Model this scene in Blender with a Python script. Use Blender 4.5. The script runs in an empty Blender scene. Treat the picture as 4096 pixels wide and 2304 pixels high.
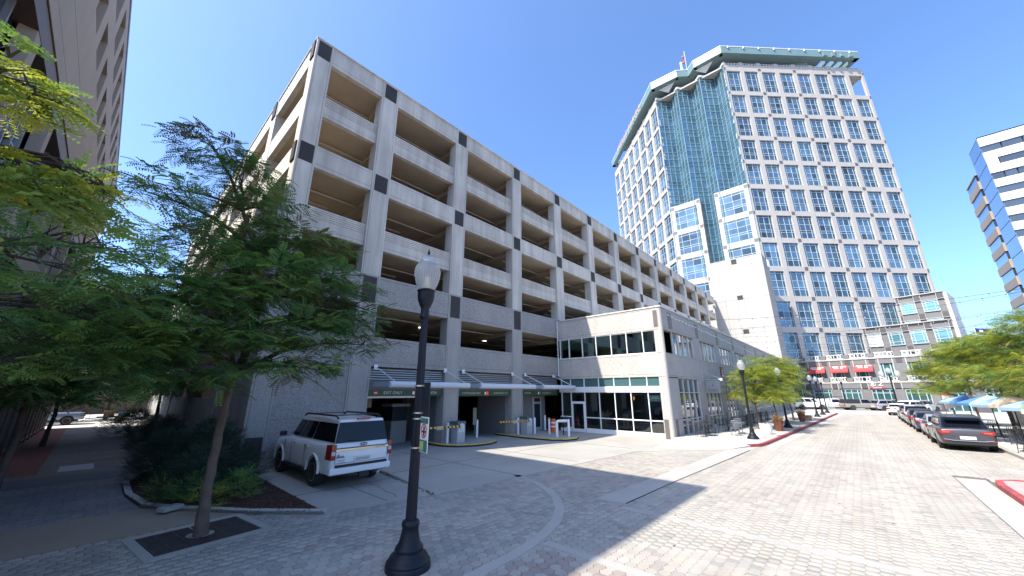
import bpy, bmesh, math, random
import numpy as np
from mathutils import Vector, Matrix
R = math.radians
rnd = random.Random(7)
SC = bpy.context.scene
COL = SC.collection
# ------------------------------------------------------------------ camera
cam_d = bpy.data.cameras.new('camera'); CAM = bpy.data.objects.new('camera', cam_d); COL.objects.link(CAM)
cam_d.sensor_width = 36; cam_d.lens = 36*1451/4096; cam_d.clip_start = .05; cam_d.clip_end = 3000
CAM.location = (0, 0, 2.8); CAM.rotation_euler = (R(90+16.06), 0, R(42.44-90)); SC.camera = CAM
# ------------------------------------------------------------------ sky and sun
SUN = Vector((-.778, .226, 1)).normalized()
W = bpy.data.worlds.new('World'); SC.world = W; W.use_nodes = True
wn = W.node_tree; wn.nodes.clear()
sky = wn.nodes.new('ShaderNodeTexSky'); sky.sky_type = 'NISHITA'; sky.sun_disc = False
sky.sun_elevation = math.asin(SUN.z); sky.sun_rotation = math.atan2(SUN.x, SUN.y) % (2*math.pi)
sky.altitude = 0; sky.air_density = 1.0; sky.dust_density = 2.2; sky.ozone_density = 10
bg = wn.nodes.new('ShaderNodeBackground'); bg.inputs[1].default_value = .14
wo = wn.nodes.new('ShaderNodeOutputWorld'); wn.links.new(sky.outputs[0], bg.inputs[0]); wn.links.new(bg.outputs[0], wo.inputs[0])
sl = bpy.data.lights.new('sun', 'SUN'); sl.energy = 3.5; sl.angle = R(.5); sl.color = (1, .925, .80)
so = bpy.data.objects.new('sun', sl); COL.objects.link(so); so.rotation_euler = SUN.to_track_quat('Z', 'Y').to_euler(); so.location = SUN*200
vs = SC.view_settings; vs.view_transform = 'Standard'; vs.look = 'None'; vs.gamma = 1; vs.use_curve_mapping = False; vs.exposure = 1.45
SC.cycles.use_denoising = True; SC.cycles.max_bounces = 8; SC.cycles.diffuse_bounces = 4; SC.cycles.glossy_bounces = 4
SC.cycles.transparent_max_bounces = 12; SC.cycles.transmission_bounces = 4; SC.cycles.sample_clamp_indirect = 6; SC.cycles.blur_glossy = 1
SC.cycles.caustics_reflective = False; SC.cycles.caustics_refractive = False

# ------------------------------------------------------------------ materials
MT = {}
def node(nt, t, **kw):
    n = nt.nodes.new(t)
    for k, v in kw.items(): setattr(n, k, v)
    return n
def mat(name, col, rough=.8, metal=0, var=0, vs=.6, bump=0, bs=30, spec=.5, speck=0, ss=12, streak=0, lane=0, trans=0, coat=0, emit=0, perobj=0, dist=.01):
    if name in MT: return MT[name]
    m = bpy.data.materials.new(name); m.use_nodes = True; nt = m.node_tree; L = nt.links
    b = nt.nodes['Principled BSDF']
    c4 = (*col, 1) if len(col) == 3 else col
    b.inputs['Base Color'].default_value = c4; b.inputs['Roughness'].default_value = rough; b.inputs['Metallic'].default_value = metal
    b.inputs['Specular IOR Level'].default_value = spec
    if coat: b.inputs['Coat Weight'].default_value = coat; b.inputs['Coat Roughness'].default_value = .04
    if emit: b.inputs['Emission Color'].default_value = c4; b.inputs['Emission Strength'].default_value = emit
    g = node(nt, 'ShaderNodeNewGeometry'); pos = g.outputs['Position']
    cur = None
    def mul(fac_out, lo, hi):
        nonlocal cur
        mr = node(nt, 'ShaderNodeMapRange'); mr.inputs[1].default_value = .3; mr.inputs[2].default_value = .7
        mr.inputs[3].default_value = lo; mr.inputs[4].default_value = hi; L.new(fac_out, mr.inputs[0])
        mx = node(nt, 'ShaderNodeMix', data_type='RGBA', blend_type='MULTIPLY'); mx.inputs[0].default_value = 1
        if cur is None: mx.inputs[6].default_value = c4
        else: L.new(cur, mx.inputs[6])
        L.new(mr.outputs[0], mx.inputs[7]); cur = mx.outputs[2]
    def noise(scale, detail=4, sc=None, rough=.55):
        n = node(nt, 'ShaderNodeTexNoise'); n.inputs['Scale'].default_value = scale; n.inputs['Detail'].default_value = detail; n.inputs['Roughness'].default_value = rough
        if sc:
            mp = node(nt, 'ShaderNodeMapping'); mp.inputs['Scale'].default_value = sc; L.new(pos, mp.inputs[0]); L.new(mp.outputs[0], n.inputs[0])
        else: L.new(pos, n.inputs[0])
        return n.outputs[0]
    if var: mul(noise(vs), 1-var, 1+var)
    if streak: mul(noise(1.6, 5, (1, 1, .12), .65), 1-streak, 1+streak*.4)
    if lane: mul(noise(1.0, 4, (.05, 1.1, 1), .6), 1-lane, 1+lane*.6)
    if speck: mul(noise(ss, 3, None, .7), 1-speck, 1+speck)
    if perobj:
        oi = node(nt, 'ShaderNodeObjectInfo')
        mr = node(nt, 'ShaderNodeMapRange'); mr.inputs[3].default_value = 1-perobj; mr.inputs[4].default_value = 1+perobj; L.new(oi.outputs['Random'], mr.inputs[0])
        mx = node(nt, 'ShaderNodeMix', data_type='RGBA', blend_type='MULTIPLY'); mx.inputs[0].default_value = 1
        if cur is None: mx.inputs[6].default_value = c4
        else: L.new(cur, mx.inputs[6])
        L.new(mr.outputs[0], mx.inputs[7]); cur = mx.outputs[2]
    if cur is not None: L.new(cur, b.inputs['Base Color'])
    if bump:
        bp = node(nt, 'ShaderNodeBump'); bp.inputs['Strength'].default_value = bump; bp.inputs['Distance'].default_value = dist
        L.new(noise(bs, 4), bp.inputs['Height']); L.new(bp.outputs[0], b.inputs['Normal'])
    if trans:   # thin leaf: some light passes through
        tr = node(nt, 'ShaderNodeBsdfTranslucent'); ms = node(nt, 'ShaderNodeMixShader'); ms.inputs[0].default_value = trans
        if cur is not None: L.new(cur, tr.inputs[0])
        else: tr.inputs[0].default_value = c4
        L.new(b.outputs[0], ms.inputs[1]); L.new(tr.outputs[0], ms.inputs[2]); L.new(ms.outputs[0], nt.nodes['Material Output'].inputs[0])
    MT[name] = m; return m
def lantern(name):
    m = bpy.data.materials.new(name); m.use_nodes = True; nt = m.node_tree; L = nt.links; b = nt.nodes['Principled BSDF']; b.inputs['Base Color'].default_value = (.75,.76,.74,1); b.inputs['Roughness'].default_value = .12
    t = node(nt, 'ShaderNodeBsdfTransparent'); t.inputs[0].default_value = (.93,.94,.94,1); tr = node(nt, 'ShaderNodeBsdfTranslucent'); tr.inputs[0].default_value = (.85,.85,.82,1)
    a = node(nt, 'ShaderNodeMixShader'); a.inputs[0].default_value = .5; L.new(b.outputs[0], a.inputs[1]); L.new(tr.outputs[0], a.inputs[2])
    c = node(nt, 'ShaderNodeMixShader'); c.inputs[0].default_value = .55; L.new(a.outputs[0], c.inputs[1]); L.new(t.outputs[0], c.inputs[2]); L.new(c.outputs[0], nt.nodes['Material Output'].inputs[0]); MT[name] = m; return m
def glass(name, tint, refl=.06, rough=.0, wav=0):
    """clear pane: tinted see-through plus a Fresnel reflection"""
    if name in MT: return MT[name]
    m = bpy.data.materials.new(name); m.use_nodes = True; nt = m.node_tree; L = nt.links; nt.nodes.remove(nt.nodes['Principled BSDF'])
    t = node(nt, 'ShaderNodeBsdfTransparent'); t.inputs[0].default_value = (*tint, 1)
    gl = node(nt, 'ShaderNodeBsdfGlossy'); gl.inputs['Roughness'].default_value = rough; gl.inputs[0].default_value = (1, 1, 1, 1)
    fr = node(nt, 'ShaderNodeFresnel'); fr.inputs[0].default_value = 1.55
    ad = node(nt, 'ShaderNodeMath', operation='ADD', use_clamp=True); ad.inputs[1].default_value = refl; L.new(fr.outputs[0], ad.inputs[0])
    ms = node(nt, 'ShaderNodeMixShader'); L.new(ad.outputs[0], ms.inputs[0]); L.new(t.outputs[0], ms.inputs[1]); L.new(gl.outputs[0], ms.inputs[2])
    L.new(ms.outputs[0], nt.nodes['Material Output'].inputs[0]); MT[name] = m; return m

# ------------------------------------------------------------------ mesh builder
class MB:
    def __init__(s): s.v = []; s.f = []; s.m = []
    def add(s, vs, fs, m=0):
        o = len(s.v); s.v += [tuple(p) for p in vs]
        for f in fs: s.f.append([i+o for i in f]); s.m.append(m)
        return s
    def box(s, x0, y0, z0, x1, y1, z1, m=0):
        if x0 > x1: x0, x1 = x1, x0
        if y0 > y1: y0, y1 = y1, y0
        if z0 > z1: z0, z1 = z1, z0
        return s.add([(x0,y0,z0),(x1,y0,z0),(x1,y1,z0),(x0,y1,z0),(x0,y0,z1),(x1,y0,z1),(x1,y1,z1),(x0,y1,z1)],
              [(3,2,1,0),(4,5,6,7),(0,1,5,4),(1,2,6,5),(2,3,7,6),(3,0,4,7)], m)
    def obox(s, c, half, rz=0, m=0):
        cs, sn = math.cos(rz), math.sin(rz); vs = []
        for dz in (-1, 1):
            for dx, dy in ((-1,-1),(1,-1),(1,1),(-1,1)):
                x, y = dx*half[0], dy*half[1]; vs.append((c[0]+x*cs-y*sn, c[1]+x*sn+y*cs, c[2]+dz*half[2]))
        return s.add(vs, [(3,2,1,0),(4,5,6,7),(0,1,5,4),(1,2,6,5),(2,3,7,6),(3,0,4,7)], m)
    def prism(s, poly, z0, z1, m=0):
        n = len(poly)
        if sum(poly[i][0]*poly[(i+1) % n][1]-poly[(i+1) % n][0]*poly[i][1] for i in range(n)) < 0: poly = poly[::-1]
        vs = [(x, y, z0) for x, y in poly]+[(x, y, z1) for x, y in poly]
        return s.add(vs, [tuple(range(n))[::-1], tuple(range(n, 2*n))]+[(i, (i+1) % n, n+(i+1) % n, n+i) for i in range(n)], m)
    def quad(s, a, b, c, d, m=0): return s.add([a, b, c, d], [(0,1,2,3)], m)
    def tube(s, path, r, n=8, m=0, cap=True):
        path = [Vector(p) for p in path]; rs = r if hasattr(r, '__len__') else [r]*len(path); vs = []; prev = None
        for i, p in enumerate(path):
            t = (path[min(i+1, len(path)-1)]-path[max(i-1, 0)]).normalized()
            if prev is None: a = t.orthogonal().normalized()
            else:
                a = prev-t*prev.dot(t); a = a.normalized() if a.length > 1e-6 else t.orthogonal().normalized()
            prev = a; b = t.cross(a)
            for k in range(n):
                an = 2*math.pi*k/n; vs.append(p+(a*math.cos(an)+b*math.sin(an))*rs[i])
        fs = [(i*n+k, i*n+(k+1) % n, (i+1)*n+(k+1) % n, (i+1)*n+k) for i in range(len(path)-1) for k in range(n)]
        if cap: fs += [tuple(range(n))[::-1], tuple(range((len(path)-1)*n, len(path)*n))]
        return s.add(vs, fs, m)
    def lathe(s, prof, c=(0,0,0), n=20, m=0, axis='z', flute=0, fn=0):
        vs = []
        for r, z in prof:
            for k in range(n):
                a = 2*math.pi*k/n; rr = r*(1-flute*(k % 2)) if flute else r
                x, y = rr*math.cos(a), rr*math.sin(a)
                vs.append((c[0]+x, c[1]+y, c[2]+z) if axis == 'z' else (c[0]+z, c[1]+x, c[2]+y) if axis == 'x' else (c[0]+y, c[1]+z, c[2]+x))
        P = len(prof)
        fs = [(i*n+k, i*n+(k+1) % n, (i+1)*n+(k+1) % n, (i+1)*n+k) for i in range(P-1) for k in range(n)]
        if prof[0][0] > 1e-5: fs.append(tuple(range(n))[::-1])
        if prof[-1][0] > 1e-5: fs.append(tuple(range((P-1)*n, P*n)))
        return s.add(vs, fs, m)
    def mesh(s, name, mats):
        me = bpy.data.meshes.new(name); me.from_pydata(s.v, [], s.f)
        for m in (mats if isinstance(mats, (list, tuple)) else [mats]): me.materials.append(m)
        if any(s.m): me.polygons.foreach_set('material_index', s.m)
        me.update(); return me
    def obj(s, name, mats, parent=None, loc=(0,0,0), rz=0, smooth=False, bevel=0, bseg=2):
        return link(name, s.mesh(name, mats), parent, loc, rz, smooth, bevel, bseg)
def link(name, me, parent=None, loc=(0,0,0), rz=0, smooth=False, bevel=0, bseg=2):
    o = bpy.data.objects.new(name, me); COL.objects.link(o); o.location = loc; o.rotation_euler = (0, 0, rz)
    if parent is not None: o.parent = parent
    if smooth:
        me.polygons.foreach_set('use_smooth', [True]*len(me.polygons)); me.set_sharp_from_angle(angle=R(40))
    if bevel:
        b = o.modifiers.new('bevel', 'BEVEL'); b.width = bevel; b.segments = bseg; b.limit_method = 'ANGLE'; b.angle_limit = R(40)
    return o
def tag(o, label, cat, group=None):
    o['label'] = label; o['category'] = cat
    if group: o['group'] = group
    return o
def struct(o): o['kind'] = 'structure'; return o
def stuff(o): o['kind'] = 'stuff'; return o
def thing(name, label, cat, loc=(0,0,0), rz=0, group=None):
    o = bpy.data.objects.new(name, None); COL.objects.link(o); o.location = loc; o.rotation_euler = (0, 0, rz); o.empty_display_size = .3
    return tag(o, label, cat, group)
def copy_tree(o, parent=None):
    c = o.copy(); COL.objects.link(c); c.parent = parent
    for ch in o.children: copy_tree(ch, c)
    return c
def text_mb(mb, s, size, origin, ux, uz, depth=.004, align='CENTER', m=0, sx=1.0, spacing=1.0):
    """letters as geometry on the plane spanned by ux (reading direction) and uz (up)"""
    cu = bpy.data.curves.new('txt', 'FONT'); cu.body = s; cu.size = size; cu.align_x = align; cu.align_y = 'CENTER'; cu.resolution_u = 2; cu.space_character = spacing
    ob = bpy.data.objects.new('txt', cu); COL.objects.link(ob); dg = bpy.context.evaluated_depsgraph_get(); me = ob.evaluated_get(dg).to_mesh()
    ux = Vector(ux).normalized(); uz = Vector(uz).normalized(); n = ux.cross(uz); o = Vector(origin)
    vs = [o+ux*(v.co.x*sx)+uz*v.co.y+n*depth for v in me.vertices]; mb.add(vs, [tuple(p.vertices) for p in me.polygons], m)
    ob.evaluated_get(dg).to_mesh_clear(); bpy.data.objects.remove(ob); bpy.data.curves.remove(cu); return mb
def inpoly(x, y, poly):
    c = False; n = len(poly); j = n-1
    for i in range(n):
        xi, yi = poly[i]; xj, yj = poly[j]
        if (yi > y) != (yj > y) and x < (xj-xi)*(y-yi)/(yj-yi)+xi: c = not c
        j = i
    return c

# palette
conc = mat('precast_concrete', (.54,.505,.45), .85, var=.12, vs=.35, streak=.30, bump=.25, bs=25, speck=.06, ss=30)
conc2 = mat('precast_panel_pale', (.57,.54,.485), .85, var=.08, vs=.5, streak=.2, bump=.2, bs=25, speck=.05, ss=30)
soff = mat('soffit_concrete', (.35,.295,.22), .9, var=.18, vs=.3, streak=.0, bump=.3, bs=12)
gran = mat('exposed_aggregate', (.30,.285,.27), .8, var=.10, vs=.5, speck=.38, ss=19, streak=.10, bump=.4, bs=60)
gran2 = mat('exposed_aggregate_column', (.34,.325,.305), .8, var=.08, vs=.6, speck=.34, ss=20, streak=.10, bump=.4, bs=60)
joint = mat('joint_sealant', (.10,.10,.10), .9)
darkp = mat('dark_granite_tile', (.05,.047,.046), .7, spec=.2, var=.12, vs=1.2)
alum = mat('window_aluminium', (.62,.64,.66), .35, metal=.35)
steelw = mat('white_painted_steel', (.74,.75,.77), .4)
steelg = mat('grey_painted_steel', (.36,.40,.46), .45)
blackm = mat('black_painted_metal', (.012,.013,.017), .38, spec=.5)
rubber = mat('rubber', (.018,.018,.019), .85)
chrome = mat('chrome', (.75,.75,.76), .12, metal=1)
dark = mat('dark_interior', (.03,.03,.032), .9)

granr = mat('shop_aggregate', (.43,.41,.38), .8, var=.08, vs=.5, speck=.34, ss=19, streak=.08, bump=.4, bs=60)
# ================================================================== GROUND
asph = mat('asphalt', (.06,.06,.062), .9, var=.15, vs=.8, speck=.2, ss=40)
slabm = mat('driveway_concrete', (.33,.315,.285), .85, var=.10, vs=.5, speck=.08, ss=20, bump=.15, bs=40)
walkm = mat('sidewalk_concrete', (.44,.415,.375), .85, var=.07, vs=.6, speck=.06, ss=24, bump=.15, bs=40)
stripm = mat('cast_band_concrete', (.34,.325,.30), .85, var=.08, vs=.8, speck=.1, ss=24)
tanm = mat('tan_concrete', (.27,.225,.175), .85, var=.08, vs=.8, speck=.08, ss=20)
redc = mat('red_kerb_paint', (.30,.055,.06), .7, var=.35, vs=3, speck=.25, ss=14)
yelc = mat('yellow_kerb_paint', (.55,.40,.05), .7, var=.3, vs=4, speck=.3, ss=14)
blkc = mat('black_kerb_face', (.03,.03,.03), .8)
sandm = mat('joint_sand', (.115,.10,.085), .95, var=.3, vs=6)
crackm = mat('crack', (.04,.04,.03), .95)
mossm = mat('moss_in_joint', (.10,.085,.03), .95, var=.5, vs=9)
def hexmat(name, cols, size=.2):
    """far paving: the same hexagonal blocks, too small to build, as colour cells with dark joints"""
    m = bpy.data.materials.new(name); m.use_nodes = True; nt = m.node_tree; L = nt.links; b = nt.nodes['Principled BSDF']; b.inputs['Roughness'].default_value = .85
    g = node(nt, 'ShaderNodeNewGeometry')
    vo = node(nt, 'ShaderNodeTexVoronoi', voronoi_dimensions='2D'); vo.inputs['Scale'].default_value = 1/size; vo.inputs['Randomness'].default_value = .45; L.new(g.outputs['Position'], vo.inputs['Vector'])
    sp = node(nt, 'ShaderNodeSeparateColor'); L.new(vo.outputs['Color'], sp.inputs[0])
    cr = node(nt, 'ShaderNodeValToRGB'); cr.color_ramp.interpolation = 'CONSTANT'
    e = cr.color_ramp.elements
    while len(e) < len(cols): e.new(.5)
    for i, c in enumerate(cols): e[i].position = i/len(cols); e[i].color = (*c, 1)
    L.new(sp.outputs[0], cr.inputs[0])
    ve = node(nt, 'ShaderNodeTexVoronoi', voronoi_dimensions='2D', feature='DISTANCE_TO_EDGE'); ve.inputs['Scale'].default_value = 1/size; ve.inputs['Randomness'].default_value = .45; L.new(g.outputs['Position'], ve.inputs['Vector'])
    mr = node(nt, 'ShaderNodeMapRange'); mr.inputs[2].default_value = .06; mr.inputs[3].default_value = .5; L.new(ve.outputs['Distance'], mr.inputs[0])
    nz = node(nt, 'ShaderNodeTexNoise'); nz.inputs['Scale'].default_value = .5; nz.inputs['Detail'].default_value = 5; L.new(g.outputs['Position'], nz.inputs[0])
    m2 = node(nt, 'ShaderNodeMapRange'); m2.inputs[1].default_value = .3; m2.inputs[2].default_value = .7; m2.inputs[3].default_value = .88; m2.inputs[4].default_value = 1.1; L.new(nz.outputs[0], m2.inputs[0])
    mu = node(nt, 'ShaderNodeMath', operation='MULTIPLY'); L.new(mr.outputs[0], mu.inputs[0]); L.new(m2.outputs[0], mu.inputs[1])
    mp = node(nt, 'ShaderNodeMapping'); mp.inputs['Scale'].default_value = (.05, 1.1, 1); L.new(g.outputs['Position'], mp.inputs[0]); n3 = node(nt, 'ShaderNodeTexNoise'); n3.inputs['Scale'].default_value = 1; n3.inputs['Detail'].default_value = 4; L.new(mp.outputs[0], n3.inputs[0])
    m3 = node(nt, 'ShaderNodeMapRange'); m3.inputs[1].default_value = .3; m3.inputs[2].default_value = .7; m3.inputs[3].default_value = .86; m3.inputs[4].default_value = 1.08; L.new(n3.outputs[0], m3.inputs[0])
    mu2 = node(nt, 'ShaderNodeMath', operation='MULTIPLY'); L.new(mu.outputs[0], mu2.inputs[0]); L.new(m3.outputs[0], mu2.inputs[1]); mu = mu2
    mx = node(nt, 'ShaderNodeMix', data_type='RGBA', blend_type='MULTIPLY'); mx.inputs[0].default_value = 1; L.new(cr.outputs[0], mx.inputs[6]); L.new(mu.outputs[0], mx.inputs[7]); L.new(mx.outputs[2], b.inputs['Base Color'])
    MT[name] = m; return m
PC = [(.35,.32,.28), (.33,.30,.262), (.335,.308,.27), (.31,.30,.268), (.275,.258,.235), (.38,.35,.305)]
farpav = hexmat('far_block_paving', [PC[i] for i in (0,1,2,3,0,5,1,2)])
pavm = [mat('block_%d' % i, c, .88, var=.10, vs=.55, lane=.14, speck=.12, ss=45, bump=.3, bs=60) for i, c in enumerate(PC)]
pavred = mat('block_red', (.26,.222,.198), .88, var=.15, vs=.55, speck=.1, ss=45, bump=.3, bs=60)
pavm.append(pavred)

def sheet(name, poly, z, m): return struct(MB().prism(poly, z-.02, z).obj(name, m))
g = MB(); g.quad((-1500,-1500,-.06), (1500,-1500,-.06), (1500,1500,-.06), (-1500,1500,-.06)); struct(g.obj('ground', mat('city_ground', (.22,.21,.20), .9, var=.2, vs=.05)))
BED = [(1.47,19.33),(1.07,17.69),(1.07,15.71),(1.31,13.99),(1.74,13.16),(2.21,12.48),(2.97,11.38),(4.22,9.98)]
# block paving near the camera: real blocks on a sand bed
pv = struct(MB().prism([(-9,-9),(21,-9),(21,12),(-9,12)], -.05, -.016).obj('paving', sandm))
SLAB = [(4.25,9.96),(7.0,9.38),(10.45,9.14),(13.06,9.0),(18.5,8.55),(24.6,8.4),(24.6,60),(4.25,60)]
paves = [[(-9,-1.9),(22.2,-1.9),(22.2,5.5),(18.5,8.58),(13.06,9.03),(7,9.42),(4.27,10.0),(2.9,11.42),(-9,11.42)]]
def wavyhex(s, gap, h, d):
    """hexagonal block with S-shaped long edges, bevelled top"""
    pts = []; r = s/math.sqrt(3)
    cor = [(r*math.cos(R(60*k+30)), r*math.sin(R(60*k+30))) for k in range(6)]
    for k in range(6):
        a, b = cor[k], cor[(k+1) % 6]; n = ((b[1]-a[1])/r, -(b[0]-a[0])/r)
        w = d if k in (0, 3) else 0
        pts.append(a)
        if w:
            for t, q in ((.33, 1), (.67, -1)): pts.append((a[0]+(b[0]-a[0])*t+n[0]*w*q, a[1]+(b[1]-a[1])*t+n[1]*w*q))
    f = 1-gap/s; f2 = f-.035; n = len(pts)
    vs = [(x*f, y*f, -h) for x, y in pts]+[(x*f, y*f, -.004) for x, y in pts]+[(x*f2, y*f2, 0) for x, y in pts]
    fs = [(i, (i+1) % n, n+(i+1) % n, n+i) for i in range(n)]+[(n+i, n+(i+1) % n, 2*n+(i+1) % n, 2*n+i) for i in range(n)]+[tuple(range(2*n, 3*n))]
    return vs, fs
hv, hf = wavyhex(.205, .007, .03, .012)
hva = np.array(hv)
cands = []
HEAD = R(42.44); rp = random.Random(3)
for j in range(-60, 90):
    for i in range(-60, 130):
        x = .205*(i+.5*(j % 2)); y = j*.1775
        if not inpoly(x, y, paves[0]): continue
        dd = math.hypot(x, y)
        if dd > 19.5 or dd < 2.2: continue
        a = (math.atan2(y, x)-HEAD+math.pi) % (2*math.pi)-math.pi
        if abs(a) > R(63): continue
        red = (y < 4.95 and x < 6.35)
        k = 6 if red and rp.random() < .6 else rp.choice([0,0,1,1,2,2,3,3,4,5]) if not red else rp.choice([2,1])
        if y > 5.2 and not red: k = rp.choice([0,0,1,1,2,3,4,4,4]) if rp.random() < .975 else 6
        cands.append((dd, x, y, k, rp.uniform(-.0022, .0022), rp.uniform(-.012, .012)))
cands.sort()
cnt = 0; vis = []; rest = []
for c in cands:
    a = abs((math.atan2(c[2], c[1])-HEAD+math.pi) % (2*math.pi)-math.pi)
    dep = c[0]*math.cos(a)*math.cos(R(16.06))-2.8*math.sin(R(16.06)); v = (c[0]*math.cos(a)*math.sin(R(16.06))+2.8*math.cos(R(16.06)))/max(dep, .1)
    if cnt < 290 and dep > 0 and v < 1152/1451 and a < R(54) and not (1.0 < c[1] < 3.05 and 9.5 < c[2] < 11.6): vis.append(c); cnt += 1
    else: rest.append(c)
hm = {}
for dd, x, y, k, dz, tw in vis:
    if k not in hm: hm[k] = MB().add(hv, hf).mesh('paver', pavm[k])
    o = link('paver', hm[k], pv, (x, y, dz)); o.rotation_euler = (0, 0, tw)
N = len(rest); nv = len(hv)
allv = np.zeros((N, nv, 3)); midx = np.zeros((N, len(hf)), int)
for q, (dd, x, y, k, dz, tw) in enumerate(rest):
    c, s = math.cos(tw), math.sin(tw)
    allv[q, :, 0] = hva[:, 0]*c-hva[:, 1]*s+x; allv[q, :, 1] = hva[:, 0]*s+hva[:, 1]*c+y; allv[q, :, 2] = hva[:, 2]+dz; midx[q] = k
def np_mesh(name, verts, faces_loop, sizes, mats, mi=None):
    """fast mesh from arrays: verts (n,3), flat loop indices, face sizes"""
    me = bpy.data.meshes.new(name); me.vertices.add(len(verts)); me.vertices.foreach_set('co', np.ascontiguousarray(verts, dtype=np.float32).ravel())
    me.loops.add(len(faces_loop)); me.loops.foreach_set('vertex_index', np.ascontiguousarray(faces_loop, dtype=np.int32))
    st = np.concatenate([[0], np.cumsum(sizes)[:-1]]).astype(np.int32); me.polygons.add(len(sizes)); me.polygons.foreach_set('loop_start', st)
    for m in (mats if isinstance(mats, list) else [mats]): me.materials.append(m)
    if mi is not None: me.polygons.foreach_set('material_index', np.ascontiguousarray(mi, dtype=np.int32))
    me.update(calc_edges=True); me.validate(); return me
fl = np.concatenate([np.array(f) for f in hf]); fs_ = np.array([len(f) for f in hf])
loops = (fl[None, :]+(np.arange(N)*nv)[:, None]).ravel()
stuff(link('paver_field', np_mesh('paver_field', allv.reshape(-1, 3), loops, np.tile(fs_, N), pavm, midx.ravel()), pv))
# cast bands that cut the paving
def band(pts, w, side=1):
    out = []; n = len(pts)
    for i, (x, y) in enumerate(pts):
        a = pts[max(i-1, 0)]; b = pts[min(i+1, n-1)]; dx, dy = b[0]-a[0], b[1]-a[1]; l = math.hypot(dx, dy); out.append((x-dy/l*w*side, y+dx/l*w*side))
    return pts+out[::-1]
def strip(name, poly, z=.006, m=stripm): return struct(MB().prism(poly, -.03, z).obj(name, m))
curve = [(10.6,9.35),(10.2,8.1),(9.75,7.3),(9.2,6.6),(8.5,5.98),(7.7,5.5),(7.04,5.26),(6.3,5.06),(5.6,4.97),(4.7,4.92),(3,4.9),(-8,4.9)]
strip('kerb_band', band(curve, .24, -1), .008)
strip('cross_band', [(6.33,5.0),(6.55,5.0),(6.6,-1.9),(6.38,-1.9)])
strip('cross_band', [(9.42,4.95),(9.66,4.95),(9.56,-1.9),(9.32,-1.9)])
strip('gutter_pan', [(9.9,5.02),(22.6,4.53),(24.6,4.42),(24.6,5.1),(22.2,5.4),(13.4,5.66),(9.75,5.85)])
strip('gutter_pan', [(-9,-1.9),(20.4,-1.92),(20.4,-2.6),(-9,-2.6)], .006)
MB().tube([(9.9,5.0,.009),(13.4,4.92,.009),(22.6,4.51,.009)], .014, 4).obj('dark_joint', crackm, pv)
strip('paving_far', [(9,-1.9),(20.96,-1.9),(20.96,4.9),(22.2,5.5),(18.5,8.58),(13,9.03),(10,9.2)], -.006, farpav)
# garage apron, parking slab
ap = strip('driveway', [(7.0,9.38),(10.45,9.14),(13.06,9.0),(18.5,8.55),(22.1,5.45),(24.5,5.2),(24.5,9.0),(24.45,40),(7.05,40)], .008, slabm)
j = MB()
for x in (10.5, 14.2, 19.2): j.box(x-.008, 9.2, .004, x+.008, 17, .0125)
for y in (12.9,): j.box(7.6, y-.008, .004, 24, y+.008, .0125)
j.obj('expansion_joint', crackm, ap)
ps = strip('parking_slab', [(4.24,9.98),(6.98,9.4),(7.35,12.6),(7.35,17.3),(4.24,17.3)], .03, slabm)
j = MB(); j.box(4.26, 12.1, .03, 7.2, 12.115, .0345); j.box(5.75, 9.75, .03, 5.765, 12.1, .0345)
pts = [(6.35,11.9)]
for k in range(9): pts.append((pts[-1][0]+rp.uniform(-.12, .05), pts[-1][1]-.22))
for a, b in zip(pts, pts[1:]): j.quad((a[0]-.008, a[1], .0345), (b[0]-.008, b[1], .0345), (b[0]+.008, b[1], .0345), (a[0]+.008, a[1], .0345))
j.obj('crack', crackm, ps)
kb = MB(); kp = [(6.99,9.36,.02),(7.15,10.3,.055),(7.3,11.6,.09),(7.42,12.8,.11),(7.42,17.2,.11)]
for a, b in zip(kp, kp[1:]): kb.add([(a[0]-.05,a[1],-.02),(a[0]+.07,a[1],-.02),(a[0]+.06,a[1],a[2]),(a[0]-.04,a[1],a[2]),(b[0]-.05,b[1],-.02),(b[0]+.07,b[1],-.02),(b[0]+.06,b[1],b[2]),(b[0]-.04,b[1],b[2])], [(0,1,5,4),(1,2,6,5),(2,3,7,6),(3,0,4,7),(0,3,2,1),(4,5,6,7)])
kk = struct(kb.obj('kerb', slabm)); kb = MB(); rk = random.Random(5)
for q in range(90):
    t = rk.random(); i = int(t*3); f = t*3-i; a, b = kp[i], kp[i+1]; x = a[0]+(b[0]-a[0])*f+rk.uniform(-.13, .02); y = a[1]+(b[1]-a[1])*f; z = .031 if x < 7.3 else .05; r = rk.uniform(.015, .05)
    kb.lathe([(r, 0), (r*.7, .012), (0, .018)], (x, y, z), 6)
stuff(kb.obj('moss', mossm, kk))
# tan bands and alley floor on the left
strip('tan_walk', [(-9,11.42),(2.93,11.45),(2.2,12.5),(1.75,13.15),(1.3,13.8),(-9,13.6)], .006, tanm)
strip('block_paving', [(-9,13.6),(1.3,13.8),(1.07,15.7),(1.07,17.7),(1.4,19.3),(-9,18.6)], .0, hexmat('alley_blocks', [(.22,.21,.20),(.25,.23,.21),(.19,.19,.195),(.23,.215,.21)]))
strip('dark_band', [(-9,18.6),(1.4,19.3),(1.8,21.2),(-9,20.6)], .004, mat('dark_band', (.13,.13,.14), .85, var=.1))
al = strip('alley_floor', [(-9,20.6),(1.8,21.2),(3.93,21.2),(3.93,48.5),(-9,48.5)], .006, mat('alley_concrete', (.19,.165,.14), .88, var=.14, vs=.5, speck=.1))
j = MB()
for y in (24.5, 28.5, 32.5, 36.5, 41): j.box(-4, y, .002, 3.9, y+.02, .0105)
j.obj('expansion_joint', crackm, al)
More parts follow.
